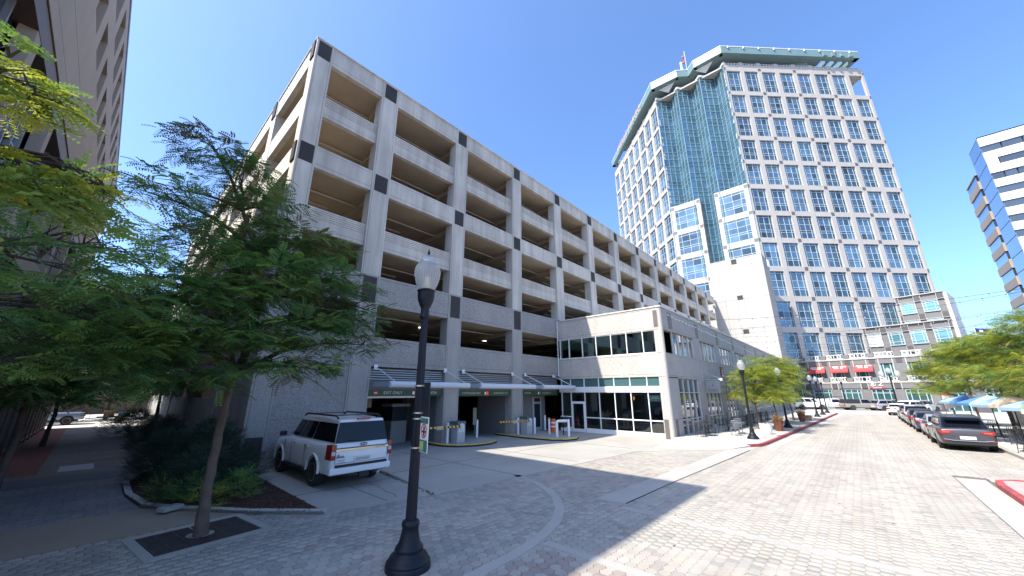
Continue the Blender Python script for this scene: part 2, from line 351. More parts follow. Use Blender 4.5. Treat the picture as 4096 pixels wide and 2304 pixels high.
strip('brick_strip', [(-2.6,22),(-.9,22),(-1.2,48.4),(-2.6,48.4)], .012, mat('red_brick_walk', (.20,.075,.05), .9, var=.2, vs=3, speck=.2, ss=10))
pl_ = MB().box(-.45, 22.0, 0, .45, 23.6, .016).obj('access_plate', mat('steel_plate', (.36,.37,.36), .5)); struct(pl_)
struct(MB().prism([(-60,48.5),(60,48.5),(60,75),(-60,75)], -.03, .004).obj('side_street', mat('pale_asphalt', (.45,.44,.42), .9, var=.05)))
# far street, right pavements
strip('street', [(20.95,-2.7),(20.95,4.75),(24.6,4.5),(70,2.4),(70,-5),(24,-4.9),(20.3,-2.7)], .0, farpav)
strip('street_end', [(70,-60),(103,-60),(112,60),(92,60),(85,8.6),(70,8.6)], -.002, mat('street_end_concrete', (.42,.40,.38), .9, var=.08, vs=.3))
lw = struct(MB().prism([(24.75,4.4),(40,3.7),(56,3.1),(68.5,2.55),(72,3.4),(74.5,8.9),(24.5,8.9),(24.5,7.5)], -.02, .13).obj('sidewalk', walkm))
j = MB()
for x in range(27, 74, 2): j.box(x, 4.5, .12, x+.012, 8.7, .1345)
for y in (6.2,): j.box(25, y, .12, 74, y+.012, .1345)
j.obj('expansion_joint', crackm, lw)
rampv = MB().add([(22.2,5.42,.01),(24.75,4.4,.13),(24.5,7.5,.13),(24.5,8.9,.02),(20.2,8.4,.01),(22.2,5.42,-.03),(24.75,4.4,-.03),(24.5,7.5,-.03),(24.5,8.9,-.03),(20.2,8.4,-.03)], [(0,1,2),(0,2,4),(2,3,4),(0,5,6,1),(1,6,7,2),(2,7,8,3),(3,8,9,4),(4,9,5,0)])
struct(rampv.obj('kerb_ramp', walkm))
def kerb(name, pts, z1, mats, w=.17, seg=None):
    k = MB(); o = band(pts, w, 1); n = len(pts); a, b = o[:n], o[n:][::-1]
    for i in range(n-1): k.add([(a[i][0],a[i][1],-.02),(a[i+1][0],a[i+1][1],-.02),(b[i+1][0],b[i+1][1],-.02),(b[i][0],b[i][1],-.02),(a[i][0],a[i][1],z1),(a[i+1][0],a[i+1][1],z1),(b[i+1][0],b[i+1][1],z1),(b[i][0],b[i][1],z1)], [(3,2,1,0),(4,5,6,7),(0,1,5,4),(2,3,7,6)]+([(3,0,4,7)] if i == 0 else [])+([(1,2,6,5)] if i == n-2 else []))
    return struct(k.obj(name, mats, bevel=.02))
kerb('red_kerb', [(23.9,4.75),(24.6,4.32),(25.4,4.22),(40,3.55),(56,2.95),(67,2.5),(68.4,2.5)], .145, redc)
lp = [(24.2,4.05),(25.4,4.05),(40,3.4),(56,2.8),(68,2.3)]
struct(MB().prism(band(lp, -.42, 1), -.03, .007).obj('gutter_pan', walkm))
bo = struct(MB().prism([(-9,-2.78),(19.85,-2.78),(19.85,-30),(-9,-30)], -.02, .14).obj('kerb_extension', mat('pinkish_paving', (.34,.275,.255), .85, var=.1, vs=2, speck=.15, ss=18)))
kerb('red_kerb', [(-9,-2.78),(18.9,-2.78),(19.6,-2.85),(20,-3.2),(20.02,-5.0)], .15, redc)
rw = struct(MB().prism([(20.05,-4.9),(72,-5.05),(75,-9),(75,-34),(20.05,-34)], -.02, .14).obj('sidewalk', walkm))
kerb('kerb', [(20.02,-5.05),(22,-4.88),(72,-5.05)], .145, stripm)
struct(MB().prism([(20.3,-2.7),(24,-2.62),(70,-2.72),(70,-5.0),(20.3,-5.0)], -.03, .005).obj('parking_lane', farpav))
# oil specks and leaves: small dark spots on the blocks
sp_ = MB()
for q in range(26):
    x, y = rp.uniform(5, 17), rp.uniform(-1, 4.6); r = rp.uniform(.012, .04)
    sp_.add([(x+r*rp.uniform(.6, 1.3)*math.cos(t), y+r*rp.uniform(.5, 1)*math.sin(t), .0055) for t in [k*math.pi/3.5 for k in range(7)]], [tuple(range(7))])
stuff(sp_.obj('gum_spot', mat('gum_spots', (.05,.045,.045), .9), pv))
# bed: mulch, kerb, chips
bedpoly = BED+[(4.22,17.25),(3.9,17.25),(3.9,20.6),(2.2,20.6)]
bed = struct(MB().prism(bedpoly, -.03, .055).obj('planting_bed', mat('mulch', (.045,.020,.015), .95, var=.4, vs=14, bump=1, bs=30, dist=.04)))
kpts = [(2.2,20.6)]+BED
o = band(kpts, .15, 1); n = len(kpts); k = MB()
for i in range(n-1):
    a, b, c, d = kpts[i], kpts[i+1], o[n:][::-1][i+1], o[n:][::-1][i]
    k.prism([a, b, c, d], -.03, .075)
kb = struct(k.obj('bed_kerb', walkm))
chipm = [mat('bark_chip_%d' % i, c, .9) for i, c in enumerate([(.10,.035,.025), (.07,.03,.022), (.14,.055,.035), (.05,.024,.02)])]
ck = MB(); rc = random.Random(11)
for q in range(5200):
    y = 9.9+8*rc.random()**1.7; x = rc.uniform(1.1, 4.2)
    if not inpoly(x, y, bedpoly): continue
    l, w, t = rc.uniform(.015, .055), rc.uniform(.006, .014), rc.uniform(.003, .007); a = rc.uniform(0, 6.28); ti = rc.uniform(-.5, .5)
    c, s = math.cos(a), math.sin(a); vs = []
    for dz in (-1, 1):
        for dx, dy in ((-1,-1),(1,-1),(1,1),(-1,1)): vs.append((x+dx*l*c-dy*w*s, y+dx*l*s+dy*w*c, .065+rc.uniform(0, .004)+dz*t+dx*l*ti*.5))
    ck.add(vs, [(4,5,6,7),(0,1,5,4),(1,2,6,5),(2,3,7,6),(3,0,4,7)], rc.randrange(4))
stuff(ck.obj('bark_chips', chipm, bed))
MB().obox((1.75,12.9,.09), (.22,.14,.05), .5).obj('flat_stone', mat('pale_stone', (.35,.37,.34), .8), bed, bevel=.02)
# tree grate: frame and slotted iron halves
GT = thing('tree_grate', 'rusty slotted iron tree grate in a concrete frame around the trunk', 'tree grate', (2.0,10.5,0))
rz = R(8)
def gl(x, y): return (x*math.cos(rz)-y*math.sin(rz), x*math.sin(rz)+y*math.cos(rz))
fr = MB()
for (x0, y0, x1, y1) in ((-1.02,-.86,1.02,-.70),(-1.02,.70,1.02,.86),(-1.02,-.70,-.86,.70),(.86,-.70,1.02,.70)): fr.prism([gl(x0,y0),gl(x1,y0),gl(x1,y1),gl(x0,y1)], -.03, .014)
fr.obj('frame', slabm, GT); iron = mat('rusty_iron', (.030,.022,.02), .75, var=.35, vs=5, speck=.3, ss=25)
for sgn in (-1, 1):
    gr = MB()
    for q in range(34):
        y = -.68+q*.0405
        x0, x1 = (.02, .85) if sgn > 0 else (-.85, -.02)
        if abs(y) < .24:
            if sgn > 0: x0 = math.sqrt(.24**2-y*y)
            else: x1 = -math.sqrt(.24**2-y*y)
        gr.prism([gl(x0,y),gl(x1,y),gl(x1,y+.024),gl(x0,y+.024)], -.02, .010)
    for x in (.02, .3, .58, .82): xx = sgn*x; gr.prism([gl(xx-.018,-.69),gl(xx+.018,-.69),gl(xx+.018,-.25 if x < .3 else .69),gl(xx-.018,-.25 if x < .3 else .69)], -.02, .012)
    gr.obj('grate_half', iron, GT)
so_ = MB().prism([gl(-.85,-.69),gl(.85,-.69),gl(.85,.69),gl(-.85,.69)], -.05, -.014); so_.obj('soil', mat('dark_soil', (.02,.016,.013), .95), GT)
# ================================================================== PARKING GARAGE
YG = 17.3
GA = thing('parking_garage', 'pale concrete parking garage with open decks above a granite base', 'parking garage', (3.93, YG, 0))
gx, gy = 3.93, YG
XC = [4.38, 8.18, 13.74, 19.5, 25.14, 30.87, 36.63, 42.47, 48.25, 54.2, 60.1, 66.05, 72.05, 77.9]
YS = [17.3, 24.1, 32.6, 41.1, 49.6, 58.0]
LV = [(19.45,20.6,'flush'), (16.3,17.48,'groove'), (13.28,14.46,'flush'), (10.12,11.3,'groove')]
GLV = [(7.08,8.63), (4.03,5.47)]
def G(mb, name, mats, loc=(0,0,0), **k): return mb.obj(name, mats, GA, loc, **k)
# --- street-side columns with two recessed joints; shared meshes
def colmesh(z0, z1, w, m, name):
    b = MB(); h = w/2
    b.box(-h+.10, 0, z0, h-.10, .7, z1, 0); b.box(-h, 0, z0, -h+.085, .7, z1, 0); b.box(h-.085, 0, z0, h, .7, z1, 0); b.box(-h+.01, .03, z0, h-.01, .69, z1, 1)
    return b.mesh(name, [m, joint])
cup = colmesh(8.63, 20.6, 1.05, conc, 'column'); clo = colmesh(0, 8.63, 1.05, gran2, 'column')
for i, x in enumerate(XC):
    if i == 0: continue
    if i == len(XC)-1: continue
    link('column', cup, GA, (x-gx, 0, 0))
    if i <= 3: link('column', clo, GA, (x-gx, 0, 0))
# corner column: both faces have joints
for z0, z1, m in ((8.63, 20.6, conc), (0, 8.63, gran2)):
    b = MB(); b.box(0, 0, z0, .085, .085, z1); b.box(.1, 0, z0, .74, .62, z1); b.box(.755, 0, z0, .84, .62, z1); b.box(0, .1, z0, .0995, .74, z1); b.box(.012, .012, z0, .82, .72, z1, 1)
    G(b, 'column', [m, joint])
# --- dark accent tiles
pan = MB().box(-.37, -.004, 0, .37, .02, 1.0).mesh('accent_tile', darkp); pan3 = MB().box(-.37, -.004, 0, .37, .02, 1.36).mesh('accent_tile', darkp)
for i, x in enumerate(XC[:-1]):
    for z in (19.53, 13.37):
        if i == 0: link('accent_tile', MB().box(-.32, -.004, 0, .30, .02, 1.0).mesh('accent_tile', darkp), GA, (.43, 0, z))
        else: link('accent_tile', pan, GA, (x-gx, 0, z))
    if 1 <= i <= 3: link('accent_tile', pan3, GA, (x-gx, 0, 7.17))
link('accent_tile', MB().box(-.32, -.004, 0, .30, .02, 1.3).mesh('accent_tile', darkp), GA, (.43, 0, 7.2))
link('accent_tile', MB().box(-.3, -.004, 0, .28, .02, 1.12).mesh('accent_tile', darkp), GA, (.43, 0, .02))
# --- spandrels
def spandrel(L, z0, z1, kind, m=None):
    b = MB(); h = z1-z0
    if kind == 'flush':
        b.box(0, .03, z0, L, .28, z0+.2); b.box(0, .03, z0+.215, L, .28, z1-.14); b.box(0, .03, z1-.125, L, .28, z1); b.box(.01, .045, z0+.01, L-.01, .27, z1-.02, 1)
    elif kind == 'groove':
        b.box(0, .14, z0, L, .4, z0+.18); b.box(0, .14, z0+.195, L, .4, z0+.62)
        q = (h-.62)/5
        for k in range(5): b.box(0, .14, z0+.62+k*q+.03, L, .4, z0+.62+(k+1)*q)
        b.box(.01, .175, z0+.01, L-.01, .39, z1-.01, 1)
    return b.mesh('spandrel', [m or conc, joint if kind == 'flush' else conc])
cache = {}
for i in range(len(XC)-1):
    x0 = XC[i]+(.525 if i else .392); x1 = XC[i+1]-.525; L = round(x1-x0, 2)
    for z0, z1, kd in LV:
        key = (L, z0)
        if key not in cache: cache[key] = spandrel(x1-x0, z0, z1, kd, conc)
        link('spandrel', cache[key], GA, (x0-gx, 0, 0))
    if i <= 3:
        for z0, z1 in GLV:
            key = (L, z0)
            if key not in cache: cache[key] = spandrel(x1-x0, z0, z1, 'flush', gran)
            link('spandrel', cache[key], GA, (x0-gx, 0, 0))
# parapet coping
cp = MB(); cp.box(-.03, -.03, 20.6, 74, .35, 20.66); cp.box(-.03, .35, 20.6, .35, 41, 20.66); G(cp, 'coping', conc2)
# --- side facade along the alley
for k in range(len(YS)-1):
    y0, y1 = YS[k], YS[k+1]
    a = y0-gy+(.74 if k == 0 else .55); e = y1-gy-.55
    for z0, z1, kd in LV+[(z0, z1, 'g') for z0, z1 in GLV]:
        b = MB(); b.box(.03, a, z0, .3, e, z0+.2); b.box(.03, a, z0+.215, .3, e, z1-.02); b.box(.045, a+.01, z0+.01, .28, e-.01, z1-.03, 1); G(b, 'spandrel', [gran if kd == 'g' else conc2, joint])
    if y1 < 60:
        for z0, z1, m in ((8.63, 20.6, conc2), (0, 8.63, gran2)): G(MB().box(0, y1-gy-.54, z0, .7, y1-gy+.54, z1), 'column', m)
        for z in (19.53, 13.37): G(MB().box(-.07, y1-gy-.37, z, .01, y1-gy+.37, z+1.02), 'accent_tile', darkp)
    G(MB().box(.06, a, 0, .3, e, 2.5 if k else 4.03), 'base_wall', gran)
for z in (19.5, 13.34): G(MB().box(-.07, .14, z, .02, .62, z+1.02), 'accent_tile', darkp)
# --- decks (soffits), inner walls, inner columns, ramps
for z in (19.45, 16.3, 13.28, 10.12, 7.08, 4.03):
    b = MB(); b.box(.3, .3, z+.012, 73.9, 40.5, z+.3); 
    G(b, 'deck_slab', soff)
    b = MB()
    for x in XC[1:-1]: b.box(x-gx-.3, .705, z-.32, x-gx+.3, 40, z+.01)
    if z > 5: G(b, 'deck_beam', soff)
for i, x in enumerate(XC[1:-1]):
    for yy in (13.2, 26): G(MB().box(x-gx-.35, yy, 0, x-gx+.35, yy+.7, 19.4), 'inner_column', conc)
for z in (16.6, 13.58, 10.42, 7.38):
    b = MB(); b.add([(6,13,z),(70,13,z+2.6),(70,13,z+3.5),(6,13,z+.9),(6,13.2,z),(70,13.2,z+2.6),(70,13.2,z+3.5),(6,13.2,z+.9)], [(0,1,2,3),(7,6,5,4),(0,4,5,1),(3,2,6,7)]); G(b, 'ramp_wall', conc)
G(MB().box(.3, 40.2, 0, 73.9, 40.5, 20.6), 'rear_wall', conc)
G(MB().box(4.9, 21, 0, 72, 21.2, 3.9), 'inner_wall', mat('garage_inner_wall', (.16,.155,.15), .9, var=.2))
tl = mat('ceiling_lamp', (1,.93,.8), .4, emit=1.5)
for x, y, z in ((9.7,3.2,6.9),(11.6,9.0,3.85),(17.0,5,6.95)): G(MB().box(x-.25, y, z, x+.25, y+.12, z+.05), 'ceiling_light', tl)
pipe = mat('sprinkler_pipe', (.45,.42,.38), .5)
for z in (19.45, 16.3, 13.28, 10.12, 7.08):
    for yy in (2.2, 6.5): G(MB().tube([(1,yy,z-.12),(73,yy,z-.12)], .045, 6), 'sprinkler_pipe', pipe)
    for i in range(len(XC)-1): xm = (XC[i]+XC[i+1])/2-gx; G(MB().box(xm-.6,3.6,z-.10,xm+.6,3.8,z-.01), 'light_fitting', pipe)
# --- ground floor street side: solid bay, lintels, louvres, signs
gw = MB(); gw.box(.85, .03, 0, 3.72, .28, 1.75); gw.box(.85, .03, 1.765, 3.72, .28, 4.015); gw.box(.86, .045, .01, 3.71, .27, 4.0, 1); G(gw, 'base_wall', [gran, joint])
louv = mat('louvre_metal', (.42,.44,.46), .4, metal=.5)
green = mat('dark_green_sign', (.022,.062,.03), .45); cream = mat('sign_cream', (.62,.58,.44), .6)
signred = mat('sign_red', (.62,.02,.025), .4, emit=.35); signwh = mat('sign_white', (.8,.8,.78), .5)
for bi, (x0, x1) in enumerate(((8.72,13.2),(14.28,18.96),(20.04,24.44))):
    lx0, lx1 = x0-gx, x1-gx
    for q in range(5):
        z = 3.42+q*.115
        b = MB(); b.add([(lx0,.16,z),(lx1,.16,z),(lx1,.16,z+.03),(lx0,.16,z+.03),(lx0,.30,z+.07),(lx1,.30,z+.07),(lx1,.30,z+.11),(lx0,.30,z+.11)], [(0,1,2,3),(7,6,5,4),(0,4,5,1),(3,2,6,7),(0,3,7,4),(1,5,6,2)]); G(b, 'louvre_slat', louv)
    b = MB(); b.box(lx0, .34, 3.36, lx1, .4, 4.03); G(b, 'louvre_backing', dark)
    b = MB(); b.box(lx0, .18, 2.93, lx1, .42, 3.40); G(b, 'lintel', mat('dark_lintel', (.10,.10,.10), .7))
    b = MB(); b.box(lx0, .14, 2.63 if bi == 0 else 2.58, lx1, .22, 2.93); sg = G(b, 'sign_band', green)
    t = MB(); cz = 2.78 if bi == 0 else 2.755; dn = (0, -1, 0)
    def wr(s, x, size, **kk): text_mb(t, s, size, (x-gx, .14, cz), (1,0,0), (0,0,1), .006, **kk)
    if bi == 0:
        wr('EXIT ONLY', 10.1, .21); wr('CENTER', 12.45, .19)
    elif bi == 1:
        wr('CONTROLLED LANE', 15.4, .16); wr("CLEARANCE 6'-10\"", 17.95, .16)
    else:
        wr('ENTRANCE', 20.75, .14); wr("CLEARANCE 6'-10\"", 23.0, .14)
    t.obj('lettering', cream, sg)
    lm = MB(); xx = (11.35, 16.6, 22.0)[bi]-gx
    lm.box(xx-.16, .10, cz-.1, xx+.02, .14, cz+.1, 1); lm.box(xx-.14, .095, cz-.08, xx-.02, .1, cz+.08, 2); lm.box(xx+.022, .10, cz-.1, xx+.18, .14, cz+.1, 0)
    lm.obj('lane_signal', [signred if bi < 2 else mat('signal_off', (.08,.25,.1), .5), blackm, signwh], sg)
    if bi == 0:
        d_ = MB(); d_.lathe([(.12, 0), (.12, .01)], (9.15-gx, .125, cz), 8, 0, 'y'); d_.box(9.07-gx, .118, cz-.02, 9.23-gx, .124, cz+.02, 1); d_.obj('no_entry_mark', [mat('dull_red', (.45,.03,.03), .5), signwh], sg)
        G(MB().box(lx0, .05, 2.53, lx1-1.2, .2, 2.62), 'clearance_bar', mat('cream_bar', (.55,.50,.38), .6))
# reveal walls inside the entrances
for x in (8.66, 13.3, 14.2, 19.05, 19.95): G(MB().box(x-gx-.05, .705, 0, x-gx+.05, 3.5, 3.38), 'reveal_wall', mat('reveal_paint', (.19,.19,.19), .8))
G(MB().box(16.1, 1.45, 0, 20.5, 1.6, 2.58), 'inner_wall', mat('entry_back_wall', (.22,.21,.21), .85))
dr = MB(); dr.box(18.85, 1.38, 0, 19.95, 1.44, 2.45); do = G(dr, 'side_door', alum); MB().box(19.05, 1.36, .25, 19.75, 1.376, 1.95).obj('door_glass', mat('door_glass_dark', (.03,.04,.05), .1), do); MB().box(19.05, 1.36, 2.1, 19.75, 1.376, 2.38).obj('door_glass', MT['door_glass_dark'], do)

# --- entrance canopies: white tube hung from rods, grey gussets
for k, (x0, x1) in enumerate(((8.85,13.65),(14.45,19.4),(20.2,24.15))):
    T = thing('entrance_canopy', ['white tubular canopy over the exit lane', 'white tubular canopy over the controlled lane', 'white tubular canopy over the entrance lane'][k], 'canopy', (x0, 15.7, 0), 0, 'tubular canopies over the garage lanes')
    b = MB(); b.lathe([(.15, .02), (.15, x1-x0)], (0, 0, 3.16), 20, 0, 'x'); b.obj('tube', mat('canopy_grey', (.52,.55,.59), .4), T, smooth=True)
    for xx in (0, x1-x0): 
        c_ = MB(); c_.prism([(0,0),(1,0),(1,1),(0,1)], 0, 1); 
        c_ = MB(); c_.add([(xx-.03,-.1,3.05),(xx+.03,-.1,3.05),(xx+.03,-.1,3.28),(xx-.03,-.1,3.28),(xx-.03,1.45,3.08),(xx+.03,1.45,3.08),(xx+.03,1.45,3.28),(xx-.03,1.45,3.28)], [(0,1,2,3),(5,4,7,6),(0,4,5,1),(3,2,6,7),(0,3,7,4),(1,5,6,2)]); c_.obj('gusset', steelg, T)
    for xx in (.1, x1-x0-.45):
        r = MB().tube([(xx,1.58,4.02),(xx+.25,.1,3.3)], .022, 8).obj('tie_rod', steelw, T); MB().box(xx-.09, 1.56, 3.9, xx+.09, 1.61, 4.12).obj('wall_plate', steelw, r)

# --- islands, bollards, ticket cabinets, barrier arms
def island(poly, label):
    T = thing('traffic_island', label, 'island', (poly[0][0], poly[0][1], 0)); o = [(x-poly[0][0], y-poly[0][1]) for x, y in poly]
    MB().prism(o, 0, .135).obj('slab', slabm, T)
    n = len(o); cxx = sum(p[0] for p in o)/n; cyy = sum(p[1] for p in o)/n; f = 1.045
    out = [(cxx+(x-cxx)*f, cyy+(y-cyy)*f) for x, y in o]; MB().prism(out, 0, .10).obj('black_kerb', blkc, T)
    k = MB()
    for i in range(n):
        a, b, c, d = out[i], out[(i+1) % n], o[(i+1) % n], o[i]; k.add([(a[0],a[1],.10),(b[0],b[1],.10),(c[0],c[1],.139),(d[0],d[1],.139)], [(0,1,2,3)])
    k.obj('yellow_edge', yelc, T)
island([(13.0,18.6),(13.0,16.95),(13.4,16.15),(14.2,15.7),(15.2,15.6),(16.1,16.0),(16.7,16.7),(16.85,17.9),(16.4,19.4)], 'low concrete island with a yellow edge beside the controlled lane')
island([(18.85,18.6),(18.7,15.9),(18.9,14.0),(19.4,13.4),(20.2,13.25),(21.0,13.6),(21.75,14.4),(21.9,16),(21.9,18.6)], 'long concrete island with a worn yellow edge beside the entrance lane')
BL = [(16.25,17.8,'standing alone on the rounded island tip', steelw), (13.35,17.0,'behind the ticket cabinet of the controlled lane', steelw), (19.2,17.0,'left of the entrance ticket cabinet', steelw), (20.25,16.45,'right of the entrance ticket cabinet', steelw), (20.75,15.6,'with an orange cap beside the bent pipe guard', steelw), (20.45,13.85,'at the nose of the entrance island', steelw), (22.9,17.6,'beside the orange traffic barrel', steelw), (19.8,20.2,'inside the dark controlled lane by the meter', steelw), (20.25,21.6,'deep inside the controlled lane', steelw), (13.9,22.9,'inside the dark exit lane', steelw), (12.0,21.5,'inside the exit lane by the pale cabinet', steelw)]
for i, (x, y, s, m) in enumerate(BL):
    z = .13 if i in (0,1,2,3,4,5,6) else 0
    b = MB(); b.lathe([(.075,0),(.075,.98),(.065,1.02),(.04,1.045),(0,1.05)], n=14); o = b.obj('bollard', m, None, (x, y, z), smooth=True); tag(o, 'white steel bollard '+s, 'bollard')
    if i == 4: MB().lathe([(.079,.95),(.079,1.0),(.07,1.035),(0,1.056)], n=14).obj('cap', mat('orange_cap', (.7,.25,.03), .5), o)
bg_ = MB().tube([(19.95,14.4,.13),(19.95,14.4,.98),(19.97,14.38,1.03),(20.02,14.33,1.06),(20.45,13.98,1.06)], .085, 12); tag(bg_.obj('pipe_guard', steelw, smooth=True), 'thick white pipe bent over at the top on the entrance island', 'pipe guard')
tag(MB().box(20.9,14.5,.6,21.15,14.8,1.25).obj('black_box', mat('black_plastic', (.015,.015,.018), .5)), 'black intercom box beside the bent white pipe', 'intercom')['label'] = 'black intercom box beside the bent white pipe'
MB().tube([(21.02,14.65,.1),(21.02,14.65,.61)], .03, 8).obj('post', blackm, bpy.data.objects['black_box'])
def cabinet(x, y, label, arm_dir, armx):
    T = thing('ticket_cabinet', label, 'ticket cabinet', (x, y, .135))
    MB().box(-.28,-.3,0,.28,.3,.95).obj('housing', mat('cabinet_grey', (.42,.44,.46), .4, metal=.2), T, bevel=.02)
    MB().box(-.31,-.33,.95,.31,.33,1.12).obj('hood', mat('cabinet_dark', (.10,.11,.13), .4), T, bevel=.03)
    MB().box(-.2,-.305,.55,.2,-.298,.85).obj('front_panel', mat('cabinet_light', (.6,.62,.63), .4), T)
    A = thing('barrier_arm', 'yellow and black striped barrier arm '+armx, 'barrier arm', (x, y-.36, 1.0))
    L = 3.0
    for k in range(24):
        m = mat('barrier_yellow', (.75,.52,.03), .5) if k % 2 == 0 else blackm
        b = MB(); a0, a1 = k*L/24, (k+1)*L/24; sx = arm_dir
        dz = .02*1
        b.add([(sx*a0,-.02,-.05+a0*dz),(sx*a1,-.02,-.05+a1*dz),(sx*(a1+.06),-.02,.05+a1*dz),(sx*(a0+.06),-.02,.05+a0*dz),(sx*a0,.02,-.05+a0*dz),(sx*a1,.02,-.05+a1*dz),(sx*(a1+.06),.02,.05+a1*dz),(sx*(a0+.06),.02,.05+a0*dz)], [(0,1,2,3),(7,6,5,4),(0,4,5,1),(3,2,6,7),(0,3,7,4),(1,5,6,2)]); b.obj('stripe', m, A)
    MB().box(arm_dir*1.35,-.035,-.09,arm_dir*1.75,.035,.09).obj('coupling', mat('arm_coupling', (.55,.40,.28), .6), A, bevel=.01)
    MB().lathe([(.16,-.1),(.16,.1)], (0,.1,0), 12, 0, 'y').obj('pivot', mat('cabinet_light', (.6,.62,.63), .4), A)
cabinet(13.95, 16.85, 'grey ticket cabinet with dark hood on the rounded island', -1, 'across the exit lane')
cabinet(19.75, 16.75, 'grey ticket cabinet with dark hood on the entrance island', -1, 'across the controlled lane')
# pay booth shapes and post signs in the dark lanes
B = thing('pay_booth', 'pale booth inside the dark exit lane', 'booth', (12.2, 20.6, 0)); MB().box(-.5,-.5,0,.5,.5,1.2).obj('counter', mat('booth_panel', (.30,.30,.30), .6), B); MB().box(-.48,-.48,1.2,.48,.48,2.0).obj('booth_window', mat('door_glass_dark', (.03,.04,.05), .1), B); MB().box(-.6,-.6,2.0,.6,.6,2.15).obj('booth_roof', mat('booth_panel', (.30,.30,.30), .6), B)
S_ = thing('post_sign', 'cream sign on a thin post in the controlled lane', 'sign', (18.2, 20.2, 0)); MB().tube([(0,0,0),(0,0,1.0)], .02, 6).obj('post', steelg, S_); MB().box(-.17,-.02,.62,.17,.0,1.75).obj('board', mat('cream_board', (.55,.52,.40), .6), S_)
tag(MB().box(19.2,19.6,.13,19.9,20.2,1.35).obj('pay_station', mat('booth_panel', (.30,.30,.30), .6), bevel=.03), 'grey pay station box deep in the controlled lane', 'pay station')
hs = MB(); hs.box(9.3,18.6,2.05,9.6,18.64,2.5); tag(hs.obj('hanging_sign', mat('faded_sign', (.20,.17,.12), .6)), 'small faded sign hung in the exit lane', 'sign')
# orange traffic barrel
T = thing('traffic_barrel', 'orange traffic barrel with white bands by the side door', 'traffic barrel', (23.0, 16.9, .0))
org = mat('barrel_orange', (.75,.13,.02), .5)
MB().lathe([(.32,0),(.32,.06),(.24,.08),(.22,.34),(.21,.36),(.20,.60),(.19,.62),(.175,.86),(.16,.92),(.05,.95),(0,.95)], n=18).obj('barrel', org, T, smooth=True)
for z, r in ((.36,.222),(.62,.205)): MB().lathe([(r,z),(r-.006,z+.10)], n=18).obj('reflective_band', signwh, T)
# drain pipe in the corner between garage and retail wing
dp = MB().tube([(24.3,17.2,8.4),(24.3,17.2,4.0)], .035, 8); tag(dp.obj('drain_pipe', steelw), 'thin white drain pipe in the corner by the teal windows', 'pipe')
# ================================================================== RETAIL WING
RX, RY = 24.5, 8.82
RW = thing('retail_wing', 'two-storey speckled granite shop wing with glazed corner', 'shop building', (RX, RY, 0))
def RO(mb, name, mats, parent=None, **k): return mb.obj(name, mats, parent or RW, **k)
clear = glass('shop_glass', (.58,.66,.66), .05); teal = glass('teal_glass', (.50,.72,.68), .14); street_glass = glass('street_shop_glass', (.12,.16,.17), .16)
opaque_teal = mat('teal_spandrel_glass', (.055,.12,.125), .12, spec=.8)
whitefr = mat('white_frame', (.76,.77,.76), .45)
L = 17.3-RY
def gband(name, f, z0, z1, m=gran):
    """granite band with a recessed line near its foot and head"""
    b = MB(); f(b, z0, z0+.16, 0); f(b, z0+.175, z1-.12, 0); f(b, z1-.105, z1, 0); return b
def wx(b, z0, z1, m): b.box(.0, .58, z0, .3, L, z1, m)
RO(gband('b', wx, 6.9, 8.40), 'upper_band', granr); RO(gband('b', wx, 3.8, 5.35), 'lower_band', granr)
RO(MB().box(.03,.6,3.81,.28,L,5.34), 'band_backing', joint); RO(MB().box(.03,.6,6.91,.28,L,8.38), 'band_backing', joint)
# corner pier: granite faces with joints, rounded smooth corner
b = MB()
for z0, z1 in ((1.15,3.78),(3.8,5.33),(5.35,6.88),(6.9,8.4)):
    b.box(0,.20,z0,.3,.38,z1); b.box(0,.395,z0,.3,.575,z1)
b.box(0,.20,0,.3,.245,1.14); b.box(0,.53,0,.3,.575,1.14); b.box(.02,.19,0,.28,.57,8.39,1)
RO(b, 'corner_pier', [granr, joint])
rc_ = []
for k in range(7):
    a = math.pi+k*math.pi/2/6; rc_.append((.19+.19*math.cos(a), .19+.19*math.sin(a)))
RO(MB().prism(rc_+[(.19,.19)], 0, 8.4), 'rounded_corner', mat('smooth_stone', (.42,.39,.36), .6, var=.06, vs=2), smooth=True)
b = MB(); b.box(.19,0,0,1.9,.35,1.14); b.box(.19,0,1.16,1.9,.35,3.78); RO(b, 'corner_pier', mat('smooth_stone_dark', (.32,.305,.30), .7, var=.06, vs=2, speck=.25, ss=16))
for (x0,y0,z0,x1,y1,z1) in ((-.006,.25,.02,.02,.525,1.12),(-.006,.24,7.05,.02,.53,8.2),(.5,-.006,.02,.95,.02,1.12),(1.2,-.006,7.05,2.0,.02,8.2)): RO(MB().box(x0,y0,z0,x1,y1,z1), 'accent_tile', mat('brown_granite_tile', (.12,.105,.10), .5, var=.1, vs=2))
RO(MB().box(-.05,-.05,8.42,55,L-.02,8.5), 'roof_coping', mat('pale_coping', (.62,.60,.56), .7))
RO(MB().box(.32,.4,5.36,.33,L,5.37), 'sill_line', joint)
